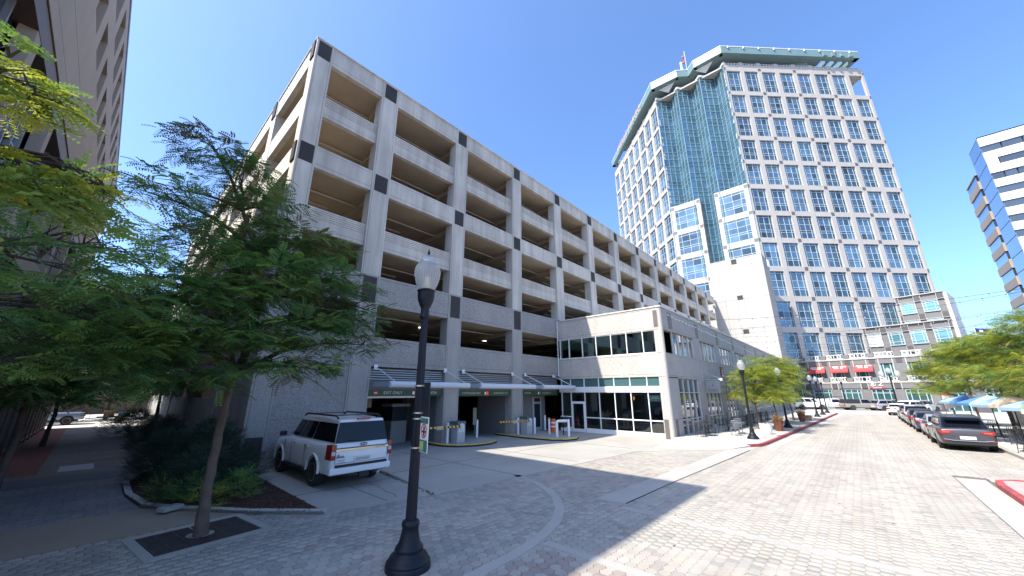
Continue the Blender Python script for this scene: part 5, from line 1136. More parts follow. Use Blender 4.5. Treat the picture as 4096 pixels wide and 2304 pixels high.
NL = lamp_post('black fluted lamp post with acorn globe and street signs strapped on', 4.05, 6.05, 1.0, 0, True)
band_m = mat('steel_strap', (.55,.52,.46), .3, metal=.8)
for z in (1.85, 2.34, 2.44, 2.92): MB().lathe([(.095,-.012),(.095,.012)], (0,0,z), 20).obj('strap', band_m, NL)
SG = thing('parking_sign', 'small white and green sign strapped to the near lamp post', 'sign', (4.05, 6.05-.10, 0), R(-12))
bd = MB().box(-.006,-.36,1.8,.006,-.02,2.38).obj('board', signwh, SG); sgm = mat('sign_green', (.07,.20,.14), .5); MB().box(-.009,-.355,1.81,-.0065,-.025,2.0).obj('green_field', sgm, bd); MB().box(-.009,-.355,2.27,-.0065,-.025,2.36).obj('green_field', sgm, bd)
b = MB(); b.tube([(-.009,-.19+.11*math.cos(t),2.15+.11*math.sin(t)) for t in [k*math.pi/10 for k in range(21)]], .012, 4); b.obj('red_ring', mat('ring_red', (.55,.05,.05), .5), bd); b = MB(); b.box(-.010,-.22,2.07,-.007,-.16,2.22); b.box(-.010,-.27,2.12,-.007,-.11,2.15); b.obj('symbol', mat('sign_dark_ink', (.05,.05,.055), .6), bd); b = MB(); b.box(-.0095,-.2,1.83,-.0072,-.04,1.97); b.obj('yellow_field', mat('sign_yellowgreen', (.45,.50,.18), .5), bd)
S2_ = thing('street_sign', 'dark back of a narrow street sign on the near lamp post', 'sign', (4.05, 6.05-.10, 0)); MB().box(-.008,-.24,2.38,.004,-.0,2.98).obj('board', mat('sign_back', (.02,.022,.03), .45), S2_, bevel=.03); MB().box(-.02,-.06,2.9,.0,.02,2.94).obj('clamp', band_m, S2_); MB().box(-.02,-.06,2.42,.0,.02,2.46).obj('clamp', band_m, S2_)
for x, y, lab in ((26.95,5.1,'black lamp post with white globe at the shop corner'),(37.4,4.55,'black lamp post rising through the street tree'),(55.9,3.85,'black lamp post with white globe past the patio'),(61.4,3.65,'black lamp post between two others along the kerb'),(67.5,3.5,'black lamp post at the far end of the red kerb')): lamp_post(lab, x, y, .84, .13, group='lamp posts along the kerb')
lamp_post('single globe lamp post in front of the podium', 86.8, 1.75, .95, 0); 
T = thing('twin_lamp_post', 'black lamp post with a cluster of white globes by the parked cars', 'street lamp', (82.5,-4.2,.0)); MB().lathe([(.35,0),(.3,.4),(.12,.7),(.09,5.6),(.0,5.7)], n=12).obj('pole', iron_b, T); MB().tube([(0,-.9,5.2),(0,0,5.1),(0,.9,5.2)], .05, 6).obj('cross_arm', iron_b, T)
for yy, zz in ((-.9,5.25),(.9,5.25),(0,5.7)): MB().lathe([(.15,0),(.33,.2),(.36,.45),(.25,.65),(.1,.8),(0,.85)], (0,yy,zz), 12).obj('globe', globe, T, smooth=True)
# ================================================================== VEHICLES
def paint(n, c, metal=0): return mat('paint_'+n, c, .32, metal=metal, spec=.5, coat=.8)
cgls = mat('car_glass', (.006,.008,.014), .05, spec=.35); trimm = mat('car_trim', (.015,.015,.017), .55); tlr = mat('tail_red', (.26,.010,.012), .18, spec=.6, coat=.5); tlw = mat('lamp_clear', (.55,.55,.56), .15)
rimm = mat('alloy_rim', (.42,.42,.44), .3, metal=.8); platem = mat('plate_white', (.62,.62,.60), .5)
def body_mesh(st, zc, Wd, axles, rw, m):
    """lofted lower body with wheel arches cut out"""
    mb = MB(); secs = []
    for (x, wf, zb, zt) in st:
        w = Wd/2*wf; h = zt-zb
        hp = [(0,zb),(.62*w,zb),(.90*w,zb+.02*h),(.965*w,zb+.12*h),(.99*w,zb+.35*h),(1.0*w,zb+.60*h),(.975*w,zb+.84*h),(.91*w,zb+.97*h),(.80*w,zt),(.4*w,zt+zc),(0,zt+zc*1.3)]
        ring = [(x,y,z) for y, z in hp]+[(x,-y,z) for y, z in hp[-2:0:-1]]; secs.append(ring)
    n = len(secs[0]); vs = [p for r in secs for p in r]
    fs = [(i*n+k, i*n+(k+1) % n, (i+1)*n+(k+1) % n, (i+1)*n+k) for i in range(len(secs)-1) for k in range(n)]+[tuple(range(n))[::-1], tuple(range((len(secs)-1)*n, len(secs)*n))]
    mb.add(vs, fs); me = mb.mesh('body', m); o = bpy.data.objects.new('tmp', me); COL.objects.link(o)
    bm_ = bmesh.new(); bm_.from_mesh(me); bmesh.ops.recalc_face_normals(bm_, faces=bm_.faces[:]); bm_.to_mesh(me); bm_.free()
    sd = o.modifiers.new('s', 'SUBSURF'); sd.levels = 2; sd.render_levels = 2
    cut = MB()
    for ax in axles:
        for sg in (-1, 1): cut.lathe([(rw,-.34),(rw,.34)], (ax,sg*(Wd/2-.12),rw*.88), 28, 0, 'y')
    cm = cut.mesh('cut', m); bm_ = bmesh.new(); bm_.from_mesh(cm); bmesh.ops.recalc_face_normals(bm_, faces=bm_.faces[:]); bm_.to_mesh(cm); bm_.free()
    co = bpy.data.objects.new('cut', cm); COL.objects.link(co)
    bo_ = o.modifiers.new('b', 'BOOLEAN'); bo_.operation = 'DIFFERENCE'; bo_.solver = 'EXACT'; bo_.object = co
    dg_ = bpy.context.evaluated_depsgraph_get(); res = bpy.data.meshes.new_from_object(o.evaluated_get(dg_)); bpy.data.objects.remove(o); bpy.data.objects.remove(co)
    res.name = 'body'; res.materials.clear(); res.materials.append(m); return res
def wheel_parts(T, x, y, r, w, sg, near):
    wh = MB(); wh.lathe([(r*.62,-w/2),(r*.93,-w/2),(r,-w*.36),(r,w*.36),(r*.93,w/2),(r*.62,w/2)], (0,0,0), 28 if near else 16, 0, 'y'); o = wh.obj('wheel', rubber, T, (x, y, r), smooth=True)
    ri = MB(); ri.lathe([(r*.64,sg*w*.40),(r*.60,sg*w*.47),(r*.58,sg*w*.30),(r*.1,sg*w*.25)], (0,0,0), 20, 0, 'y')
    ri.obj('rim', mat('rim_dark', (.05,.05,.055), .5), o)
    sp = MB(); ns = 6
    for k in range(ns):
        a = 2*math.pi*k/ns; c, s = math.cos(a), math.sin(a)
        for da in (-.14, .14):
            c2, s2 = math.cos(a+da), math.sin(a+da); px, pz = -s2*.028*r/.35, c2*.028*r/.35
            sp.add([(c*r*.1+px,sg*w*.40,s*r*.1+pz),(c*r*.1-px,sg*w*.40,s*r*.1-pz),(c2*r*.60-px,sg*w*.47,s2*r*.60-pz),(c2*r*.60+px,sg*w*.47,s2*r*.60+pz)], [(0,1,2,3),(3,2,1,0)])
    sp.lathe([(r*.14,sg*w*.42),(r*.12,sg*w*.5),(0,sg*w*.5)], (0,0,0), 10, 0, 'y'); sp.tube([(r*.615*math.cos(t),sg*w*.46,r*.615*math.sin(t)) for t in [k*math.pi/10 for k in range(21)]], .014, 5, cap=False)
    sp.obj('spokes', rimm, o)
KIND = {
 'suv': dict(L=5.2,W=1.98,belt=1.22,roof=1.88,clear=.34,hood=1.16,gh=(-2.50,-2.36,.62,1.32),rw=.46,r=.40,ax=(-1.52,1.50),tw=1.22),
 'cross': dict(L=4.95,W=1.96,belt=1.08,roof=1.66,clear=.26,hood=1.04,gh=(-2.36,-1.72,.45,1.30),rw=.42,r=.36,ax=(-1.42,1.42),tw=1.06),
 'sedan': dict(L=4.75,W=1.84,belt=.95,roof=1.42,clear=.22,hood=.90,gh=(-1.78,-1.05,.40,1.28),rw=.38,r=.325,ax=(-1.38,1.40),tw=1.02),
 'hatch': dict(L=4.4,W=1.82,belt=1.0,roof=1.50,clear=.22,hood=.94,gh=(-2.1,-1.65,.40,1.22),rw=.38,r=.325,ax=(-1.30,1.30),tw=1.0)}
def car(label, kind, pm, x, y, hd, cat='car', near=False, opts=(), group=None, z=.006):
    k = KIND[kind]; L, Wd = k['L'], k['W']; T = thing({'suv':'parked_suv','cross':'parked_crossover','sedan':'parked_sedan','hatch':'parked_hatchback'}[kind], label, cat, (x, y, z), hd, group)
    h = L/2; bt, cl, hd_ = k['belt'], k['clear'], k['hood']; g0, g1, g2, g3 = k['gh']; tw = k['tw'] if kind == 'sedan' else bt
    st = [(-h,.82,cl+.16,tw-.22),(-h+.03,.90,cl+.08,tw-.08),(-h+.12,.955,cl+.03,tw-.01),(-h+.45,.99,cl,tw),(-h*.62,1.0,cl,bt if kind != 'sedan' else tw+.0),(-h*.3,1.0,cl,bt),(0,1.0,cl,bt-.005),(h*.28,1.0,cl,bt-.015),(h*.5,1.0,cl,hd_),(h*.76,.985,cl,hd_-.05),(h-.28,.95,cl+.02,hd_-.12),(h-.08,.87,cl+.08,hd_-.22),(h,.76,cl+.16,hd_-.32)]
    bo = link('body', body_mesh(st, .025, Wd, k['ax'], k['rw'], pm), T, smooth=True)
    # greenhouse shell
    wb, wr, rf = .86*Wd/2, .70*Wd/2, k['roof']; zb = bt-.05
    B = [(g0,-wb*.97,zb),(g0,wb*.97,zb),(g3,wb*.90,zb),(g3,-wb*.90,zb)]; mid = (g1+g2)/2
    Rf = [(g1,-wr,rf-.03),(g1,wr,rf-.03),(g2,wr,rf-.02),(g2,-wr,rf-.02)]
    gh = MB().add(B+Rf+[(mid,-wr*1.02,rf+.03),(mid,wr*1.02,rf+.03)], [(0,4,5,1),(1,5,9,6,2),(2,6,7,3),(3,7,8,4,0),(4,8,9,5),(8,7,6,9)])
    gh.obj('roof', pm, T, smooth=True, bevel=.03 if kind == 'suv' else .07, bseg=3)
    def sidey(xx, zz):  # y on the side of the shell
        t = (zz-zb)/(rf-.02-zb); return (wb*.955)*(1-t)+wr*1.01*t
    def xrear(zz): t = (zz-zb)/(rf-.03-zb); return g0*(1-t)+g1*t
    def xfront(zz): t = (zz-zb)/(rf-.02-zb); return g3*(1-t)+g2*t
    z0, z1 = bt+.02, rf-.13
    np_side = [(-.012,.44),(.47,.76),(.80,.955)] if kind == 'suv' else [(.05,.46),(.50,.76),(.80,.955)] if kind == 'cross' else [(.06,.50),(.54,.94)]
    for sg in (-1, 1):
        for (fa, fb) in np_side:   # fractions from the rear
            vs = []
            for zz, fr in ((z0,fa),(z0,fb),(z1,fb),(z1,fa)):
                xr, xf = xrear(zz)+.06, xfront(zz)-.07; xx = xr+(xf-xr)*(fr); vs.append((xx, sg*(sidey(xx, zz)+.012), zz))
            nrm = 1
            MB().add(vs+[(a, b-sg*.03, c) for a, b, c in vs], [(0,1,2,3) if sg < 0 else (3,2,1,0),(0,4,5,1),(1,5,6,2),(2,6,7,3),(3,7,4,0)]).obj('side_window', cgls, T)
    o_ = -.012
    for nm, fx, zz0, zz1, sgn in (('rear_window', xrear, bt+(.0 if kind != 'suv' else .0), rf-.10, -1), ('windshield', xfront, hd_+.05, rf-.08, 1)):
        w0, w1 = (wb*.955, wr*1.0) if kind == 'suv' and sgn < 0 else (wb*.90, wr*.93)
        MB().add([(fx(zz0)+sgn*.014,-w0,zz0),(fx(zz0)+sgn*.014,w0,zz0),(fx(zz1)+sgn*.014,w1,zz1),(fx(zz1)+sgn*.014,-w1,zz1)], [(0,1,2,3)] if sgn > 0 else [(3,2,1,0)]).obj(nm, cgls, T)
    for ax in k['ax']:
        for sg in (-1, 1): wheel_parts(T, ax, sg*(Wd/2-.14), k['r'], .24, sg, near)
    MB().box(-h+.5,-Wd/2+.30,cl-.06,h-.5,Wd/2-.30,cl+.2).obj('underbody', trimm, T)
    # lamps
    for sg in (-1, 1):
        y0, y1 = sg*(Wd/2*.60), sg*(Wd/2*.93)
        if kind == 'suv':
            b = MB(); b.add([(-h-.012,sg*.80,tw-.42),(-h-.012,sg*.93,tw-.42),(-h-.012,sg*.92,tw-.02),(-h-.012,sg*.80,tw-.02),(-h+.22,sg*.995,tw-.40),(-h+.20,sg*.985,tw-.02)], [(0,3,2,1) if sg > 0 else (0,1,2,3),(1,2,5,4) if sg > 0 else (4,5,2,1)]); 
            b.add([(-h+.0,sg*.80,tw-.42),(-h+.22,sg*.995,tw-.40),(-h+.20,sg*.985,tw-.02),(-h,sg*.80,tw-.02)], [(0,1,2,3)])
            lt = b.obj('tail_light', tlr, T); MB().box(-h-.017,sg*.81,tw-.30,-h-.011,sg*.915,tw-.20).obj('reverse_lens', tlw, lt)
        elif kind == 'cross':
            b = MB(); zt_ = tw-.15; b.add([(-h-.015,sg*.42,zt_-.05),(-h-.012,sg*.80,zt_-.16),(-h-.0,sg*.90,zt_-.12),(-h+.30,sg*.985,zt_+.02),(-h-.0,sg*.90,zt_+.03),(-h-.012,sg*.80,zt_+.02),(-h-.015,sg*.42,zt_+.02)], [(0,1,5,6),(1,2,4,5),(2,3,4)] if sg < 0 else [(6,5,1,0),(5,4,2,1),(4,3,2)]); lt = b.obj('tail_light', tlr, T); MB().box(-h-.02,sg*.55,zt_-.06,-h-.014,sg*.8,zt_-.035).obj('light_strip', mat('tail_bright', (.75,.10,.06), .2, emit=.25), lt)
            MB().box(-h-.02,sg*.55,cl+.22,-h+.02,sg*.86,cl+.27).obj('reflector', tlr, T)
        else:
            MB().add([(-h-.012,sg*.46,tw-.28),(-h-.010,sg*.80,tw-.30),(-h+.20,sg*Wd/2*.985,tw-.24),(-h+.18,sg*Wd/2*.96,tw-.08),(-h-.005,sg*.78,tw-.10),(-h-.010,sg*.46,tw-.13)], [(0,1,4,5),(1,2,3,4)] if sg < 0 else [(5,4,1,0),(4,3,2,1)]).obj('tail_light', tlr, T)
        MB().add([(h-.10,sg*.52,hd_-.32),(h-.22,sg*.84,hd_-.32),(h-.5,sg*Wd/2*.965,hd_-.22),(h-.5,sg*Wd/2*.95,hd_-.10),(h-.26,sg*.84,hd_-.17),(h-.13,sg*.52,hd_-.20)], [(0,1,4,5),(1,2,3,4)] if sg > 0 else [(5,4,1,0),(4,3,2,1)]).obj('headlight', tlw, T)
        MB().obox((g3-.12,sg*(Wd/2+.05),bt+.06), (.07,.10,.075)).obj('mirror', trimm if 'blackmirror' in opts else pm, T, bevel=.03)
        for fx in (.02, -.98 if kind in ('suv','cross') else -.9): MB().box(fx-.0,sg*(Wd/2-.012),bt-.18,fx+.2,sg*(Wd/2+.022),bt-.145).obj('door_handle', chrome if near else pm, T)
        if near:   # door seams as thin recessed dark lines
            for xx in (g3-.25, .42, -.75): MB().box(xx-.004,sg*(Wd/2-.008),cl+.12,xx+.004,sg*(Wd/2+.0015),bt-.12).obj('door_seam', trimm, T)
    MB().box(-h-.016,-.26,(tw-.52) if kind != 'sedan' else tw-.36,-h-.0,.26,(tw-.38) if kind != 'sedan' else tw-.22).obj('plate', platem, T)
    MB().box(-h-.012,-Wd/2*.78,cl+.06,-h+.2,Wd/2*.78,cl+.20).obj('bumper_trim', trimm, T)
    MB().box(h-.1,-.5,cl+.2,h+.005,.5,hd_-.40).obj('grille', trimm, T)
    if 'rails' in opts:
        for sg in (-1, 1): MB().tube([(g1+.15,sg*wr*.97,rf-.0),(g1+.3,sg*wr*.97,rf+.075),(g2-.35,sg*wr*.97,rf+.075),(g2-.15,sg*wr*.97,rf+.0)], .028, 6).obj('roof_rail', trimm, T)
        for xx in (g1+.55, g2-.6): MB().box(xx-.035,-wr*.97,rf+.06,xx+.035,wr*.97,rf+.085).obj('cross_bar', trimm, T)
    return T
# the white SUV nosed in against the garage wall
WS = car('white parked SUV with roof rails nosed against the garage wall', 'suv', paint('white', (.80,.80,.80)), 5.95, 14.55, R(90), 'suv', True, ('rails','blackmirror'), z=.031)
WS.scale = (1.05,1.05,1.05); WS.location.y = 14.5; h = 2.6; tw = 1.22
MB().box(-h-.022,-.80,tw-.20,-h-.008,.80,tw-.145).obj('chrome_strip', mat('gold_chrome', (.72,.66,.50), .2, metal=.9), WS); MB().box(-h-.024,-.80,tw-.145,-h-.01,.80,tw-.115).obj('dark_strip', mat('strip_blue', (.06,.08,.14), .3), WS)
em = MB(); em.add([(-h-.02,.11*math.cos(t),tw-.055+.045*math.sin(t)) for t in [k*math.pi/8 for k in range(16)]], [tuple(range(16))]); em_o = em.obj('emblem', mat('emblem_blue', (.02,.04,.12), .3), WS); t = MB(); text_mb(t, 'Ford', .07, (-h-.021,0,tw-.055), (0,-1,0), (0,0,1), .002); t.obj('emblem_script', chrome, em_o)
t = MB(); text_mb(t, 'EXPEDITION', .05, (-h-.0225,-.52,tw-.172), (0,-1,0), (0,0,1), .002, sx=1.2); t.obj('lettering', trimm, WS)
t = MB(); t.add([(-h-.018,.62,tw-.38),(-h-.018,.72,tw-.27),(-h-.018,.80,tw-.38)], [(0,1,2)]); t.add([(-h-.018,.52,tw-.38),(-h-.018,.60,tw-.31),(-h-.018,.68,tw-.38)], [(0,1,2)])
for q in range(3): t.box(-h-.019,.52,tw-.44-q*.035,-h-.017,.78-q*.06,tw-.43-q*.035)
t.obj('decal', mat('decal_grey', (.18,.20,.25), .5), WS)
MB().box(-h-.045,-.78,.60,-h+.05,.78,.66).obj('bumper_pad', trimm, WS); MB().box(-h-.03,-.93,.40,-h+.3,.93,.595).obj('rear_bumper', MT['paint_white'], WS, bevel=.05); MB().box(-h-.02,-.25,.26,-h+.1,.05,.42).obj('tow_hitch', trimm, WS); MB().tube([(-h+.4,-.55,.33),(-h-.0,-.55,.33)], .045, 10).obj('exhaust_pipe', chrome, WS)
MB().box(-h+.12,-.2,1.845,-h+.2,.2,1.885).obj('brake_light', tlr, WS)
for sg in (-1, 1): MB().box(-1.05,sg*.98-.05,.36,1.0,sg*.98+.03,.42).obj('running_board', trimm, WS); MB().tube([(-1.52+.47*math.cos(t),sg*.985,.405+.47*math.sin(t)) for t in [k*math.pi/12 for k in range(13)]], .035, 6).obj('arch_flare', MT['paint_white'], WS); MB().tube([(1.50+.47*math.cos(t),sg*.985,.405+.47*math.sin(t)) for t in [k*math.pi/12 for k in range(13)]], .035, 6).obj('arch_flare', MT['paint_white'], WS)
t = MB(); t.box(-h-.0165,-.20,tw-.48,-h-.0162,.20,tw-.42); t.obj('plate_marks', mat('plate_blur', (.42,.38,.40), .6), WS)
for sg in (-1, 1): MB().box(-h-.014,sg*.795,.70,-h-.004,sg*.803,1.2).obj('tailgate_seam', trimm, WS)
MB().box(-h-.014,-.8,.695,-h-.004,.8,.703).obj('tailgate_seam', trimm, WS); MB().tube([(-h+.09,.0,1.24),(-h+.07,.42,1.30)], .012, 5).obj('rear_wiper', trimm, WS); MB().box(-h+.28,-.52,1.865,-h+.30,-.46,1.90).obj('washer_nozzle', trimm, WS)
# parked row on the sunny side
MX = car('dark grey crossover parked nearest the kerb extension', 'cross', paint('graphite', (.045,.045,.055), .3), 31.85, -3.62, 0, 'suv', True, group='cars parked along the sunny kerb')
MB().tube([(-2.5,-.80,.55),(-2.52,-.5,.50),(-2.53,.5,.50),(-2.5,.80,.55)], .018, 6).obj('chrome_lip', chrome, MX); MB().box(-2.40,-.62,1.60,-1.95,.62,1.635).obj('spoiler', MT['paint_graphite'], MX, bevel=.012)
RC = [(37.3,'sedan','silver','silver sedan parked ahead of the dark grey crossover',(.50,.51,.53),.6),(42.7,'sedan','navy','dark blue sedan parked ahead of the silver sedan',(.035,.045,.11),.3),(48.1,'sedan','black','black sedan parked ahead of the dark blue sedan',(.012,.012,.014),.2),(53.3,'cross','pale_silver','pale silver crossover parked ahead of the black sedan',(.52,.53,.55),.5),(58.8,'hatch','dark_maroon','dark car with lit red lamps ahead of the pale crossover',(.03,.016,.02),.3)]
for x, kd, pn, lab, c, me in RC: car(lab, kd, paint(pn, c, me), x, -3.65+rnd.uniform(-.08,.08), R(rnd.uniform(-1.5,1.5)), group='cars parked along the sunny kerb')
car('white sedan at the bend beyond the parked row', 'sedan', paint('white2', (.68,.68,.68)), 70.5,-3.6, R(-10)); car('white crossover parked beyond the white sedan', 'cross', MT['paint_white2'], 77.5,-5.4, R(-30)); car('silver SUV parked beside the beige pickup', 'cross', MT['paint_silver'], 86,-3.2, R(-48), 'suv'); car('white SUV half hidden behind the street trees', 'suv', MT['paint_white2'], 83.5,6.6, R(-60), 'suv'); car('pale grey SUV parked right of the silver SUV', 'cross', paint('pale_grey', (.4,.41,.42), .4), 84.5,-6.8, R(-40), 'suv')
def pickup(label, pm, x, y, hd, topper=None, rack=False):
    T = thing('pickup_truck', label, 'pickup truck', (x, y, .0), hd); 
    st = [(-2.75,.90,.50,1.05),(-2.68,.97,.42,1.08),(-1.2,1.0,.40,1.08),(0,1.0,.38,1.1),(1.2,1.0,.38,1.08),(2.2,.98,.40,1.05),(2.6,.92,.45,.98),(2.75,.8,.55,.85)]
    link('body', body_mesh(st, .02, 1.95, (-1.75,1.75), .44, pm), T, smooth=True)
    MB().add([(-.55,-.86,1.05),(-.55,.86,1.05),(1.25,.84,1.05),(1.25,-.84,1.05),(-.45,-.68,1.78),(-.45,.68,1.78),(.55,.68,1.78),(.55,-.68,1.78)], [(0,4,5,1),(1,5,6,2),(2,6,7,3),(3,7,4,0),(4,7,6,5)]).obj('cab', pm, T, bevel=.05)
    for sg in (-1, 1): MB().add([(-.4,sg*.855,1.14),(1.0,sg*.84,1.14),(.52,sg*.715,1.68),(-.36,sg*.715,1.68)], [(0,1,2,3)] if sg < 0 else [(3,2,1,0)]).obj('side_window', cgls, T); MB().box(-2.77,sg*.78-.09,.72,-2.73,sg*.78+.09,1.02).obj('tail_light', tlr, T)
    for ax in (-1.75, 1.75):
        for sg in (-1, 1): wheel_parts(T, ax, sg*.84, .38, .24, sg, False)
    if topper: MB().add([(-2.7,-.88,1.08),(-2.7,.88,1.08),(-.6,.86,1.08),(-.6,-.86,1.08),(-2.6,-.74,1.72),(-2.6,.74,1.72),(-.62,.74,1.74),(-.62,-.74,1.74)], [(0,4,5,1),(1,5,6,2),(2,6,7,3),(3,7,4,0),(4,7,6,5)]).obj('bed_cover', topper, T, bevel=.04)
    if rack:
        b = MB()
        for sg in (-1, 1):
            for xx in (-2.5,-.7): b.tube([(xx,sg*.85,1.05),(xx,sg*.85,2.15)], .035, 6)
            b.tube([(-2.6,sg*.85,2.15),(1.2,sg*.85,2.15)], .035, 6)
        b.obj('rack', trimm, T); MB().box(-2.1,-.98,.7,-.9,-.972,.95).obj('blue_decal', mat('decal_blue', (.05,.15,.45), .5), T); MB().box(-.2,-.985,.66,1.6,-.975,.74).obj('red_stripe', mat('stripe_red', (.5,.05,.03), .5), T)
    MB().box(-2.4,-.7,.3,2.4,.7,.5).obj('underbody', trimm, T); return T
pickup('beige pickup truck with a black bed cover', paint('beige', (.30,.28,.24), .4), 85, -.2, R(-62), trimm); pickup('white work pickup with a rack and coloured stripes', MT['paint_white2'], 86.5, 3.4, R(-70), MT['paint_white2'], True)
pickup('blue grey pickup truck crossing the end of the alley', paint('slate_blue', (.16,.20,.28), .3), -3.2, 53.2, R(180))
T = thing('flat_trailer', 'small dark flat trailer behind the blue grey pickup', 'trailer', (1.6, 53.2, 0)); MB().box(-1.3,-.8,.5,1.3,.8,.6).obj('deck', trimm, T); MB().tube([(-1.3,0,.5),(-2.0,0,.45)], .04, 6).obj('tow_bar', trimm, T)
for sg in (-1, 1): wheel_parts(T, .2, sg*.75, .3, .2, sg, False)
MB().box(-.9,-.6,.6,-.2,.2,1.1).obj('cargo_box', mat('cargo_brown', (.10,.05,.035), .8), T); MB().box(.1,-.3,.6,.9,.5,.95).obj('cargo_box', mat('cargo_blue', (.03,.12,.32), .8), T)
# ================================================================== PATIO, PLANTERS, UMBRELLAS, WIRES, FLAG
pmet = mat('patio_steel', (.22,.23,.25), .4, metal=.5); pdark = mat('patio_dark', (.03,.03,.035), .5)
def patio_chair(x, y, rz, m, lab, grp):
    T = thing('patio_chair', lab, 'chair', (x, y, .13), rz, grp)
    MB().box(-.22,-.22,.43,.22,.22,.455).obj('seat', m, T)
    for sy in (-1, 1): MB().tube([(.2,sy*.22,.0),(.2,sy*.22,.45)], .014, 5).obj('leg', m, T); MB().tube([(-.26,sy*.22,.0),(-.2,sy*.22,.45),(-.32,sy*.2,.90)], .014, 5).obj('leg', m, T)
    b = MB(); b.tube([(-.32,-.2,.90),(-.33,0,.93),(-.32,.2,.90)], .014, 5)
    for q in range(5): yy = -.14+q*.07; b.box(-.31,yy-.012,.5,-.30,yy+.012,.9)
    b.obj('backrest', m, T)
def patio_table(x, y, m, lab, grp):
    T = thing('patio_table', lab, 'table', (x, y, .13), 0, grp); MB().lathe([(.40,.71),(.40,.74)], n=18).obj('table_top', m, T); MB().tube([(0,0,.02),(0,0,.71)], .03, 6).obj('column', m, T)
    b = MB()
    for k in range(4): a = k*math.pi/2+.4; b.tube([(0,0,.12),(.3*math.cos(a),.3*math.sin(a),.0)], .016, 5)
    b.obj('foot', m, T)
patio_chair(28.3,6.3,R(20),pmet,'steel patio chair facing the first patio table','patio chairs outside the shops'); patio_table(29.3,6.3,pmet,'round steel patio table behind the corner lamp post','patio tables outside the shops'); patio_chair(30.2,6.5,R(190),pmet,'steel patio chair between the first table and white planter','patio chairs outside the shops')
k = 0
for x, y in ((26.6,7.6),(28.4,7.9),(31.4,7.4),(34.6,7.5),(37.2,7.3),(40.5,7.4),(43.5,7.3),(46.5,7.2)):
    w_ = ['first glazed bay','second pier','shop door','bay behind the planters','dark patio bay','second street tree','third street tree','far patio end'][k]; m = pdark if k != 3 else pmet
    patio_table(x, y, m, 'dark patio table by the '+w_, 'patio tables outside the shops'); patio_chair(x-.75, y+.1, R(5+20*k), m, 'dark patio chair on the near side of the table by the '+w_, 'patio chairs outside the shops'); patio_chair(x+.75, y-.1, R(185-15*k), m, 'dark patio chair on the far side of the table by the '+w_, 'patio chairs outside the shops'); k += 1
# planters
T = thing('white_planter', 'round white planter with dry reddish plants by the kerb', 'planter', (30.6,4.95,.13)); MB().lathe([(.27,0),(.31,.05),(.36,.3),(.37,.62),(.385,.66),(.34,.67),(.33,.55),(0,.55)], n=22).obj('pot', mat('white_glaze', (.74,.73,.70), .45), T, smooth=True)
def tuft(T, n, r, hh, m, seed, z, name='plants'):
    rg = random.Random(seed); b = MB()
    for q in range(n):
        a = rg.uniform(0,6.28); l = rg.uniform(.5,1)*hh; rr = rg.uniform(.1,1)*r; p = (rr*.5*math.cos(a), rr*.5*math.sin(a), z); e = (rr*1.2*math.cos(a), rr*1.2*math.sin(a), z+l); w = .014
        mx_, my_ = -math.sin(a)*w, math.cos(a)*w; b.add([(p[0]-mx_,p[1]-my_,p[2]),(p[0]+mx_,p[1]+my_,p[2]),((p[0]+e[0])/2+mx_,(p[1]+e[1])/2+my_,z+l*.7),(e[0],e[1],e[2]),((p[0]+e[0])/2-mx_,(p[1]+e[1])/2-my_,z+l*.7)], [(0,1,2,3,4)], rg.randrange(len(m)))
    return b.obj(name, m, T)
tuft(T, 90, .34, .24, [mat('dry_red', (.14,.05,.03), .9), mat('dry_brown', (.10,.065,.04), .9)], 1, .52)
terr = mat('terracotta', (.20,.065,.04), .6, var=.25, vs=4, streak=.3)
straw = [mat('straw', (.50,.34,.17), .9), mat('straw_dark', (.32,.20,.10), .9), mat('straw_pale', (.58,.42,.22), .9)]
for x, y, s, lab in ((33.6,4.62,.8,'tall terracotta planter with straw coloured grass'),(45.7,4.35,.75,'terracotta planter with dry grass past the second tree')):
    T = thing('terracotta_planter', lab, 'planter', (x,y,.13)); MB().lathe([(r*s,h_*s) for r, h_ in [(.24,0),(.27,.04),(.36,.45),(.385,.78),(.42,.82),(.42,.90),(.36,.90),(.35,.8),(0,.8)]], n=20, flute=.03).obj('pot', terr, T); tuft(T, 260, .38, .5, straw, 3, .8*s)
T = thing('planter_box', 'low white stone bench box with a dark end by the kerb', 'bench', (47.3,4.2,.13)); MB().box(-.2,-.5,0,1.4,.5,.5).obj('block', signwh, T, bevel=.02); MB().box(-.32,-.5,0,-.205,.5,.52).obj('dark_end', mat('dark_end', (.05,.03,.03), .6), T)
# umbrellas on the sunny side
def umbrella(x, y, cols, lab, R_=1.45, zr=2.0, zt=2.5):
    T = thing('patio_umbrella', lab, 'umbrella', (x, y, .14), 0, 'umbrellas on the sunny side'); MB().tube([(0,0,0),(0,0,zt)], .025, 8).obj('pole', pdark, T); MB().lathe([(.28,0),(.28,.05),(.05,.09)], n=14).obj('base', pdark, T)
    for k in range(8):
        a0, a1 = k*math.pi/4, (k+1)*math.pi/4; am = (a0+a1)/2; p = lambda a, r, z: (r*math.cos(a), r*math.sin(a), z)
        MB().add([p(a0,0,zt),p(a0,R_*.5,zt-.23),p(am,R_*.48,zt-.25),p(a1,R_*.5,zt-.23),p(a0,R_,zr),p(am,R_*.94,zr-.01),p(a1,R_,zr),p(a0,R_,zr-.14),p(am,R_*.94,zr-.15),p(a1,R_,zr-.14)], [(0,1,2),(0,2,3),(1,4,5,2),(2,5,6,3),(4,7,8,5),(5,8,9,6)]).obj('canopy_panel', cols[k % len(cols)], T)
        MB().tube([p(a0,.03,zt-.03),p(a0,R_,zr+.0)], .008, 4).obj('rib', pdark, T)
def cv(n, c): return mat('canvas_'+n, c, .8, trans=.25)
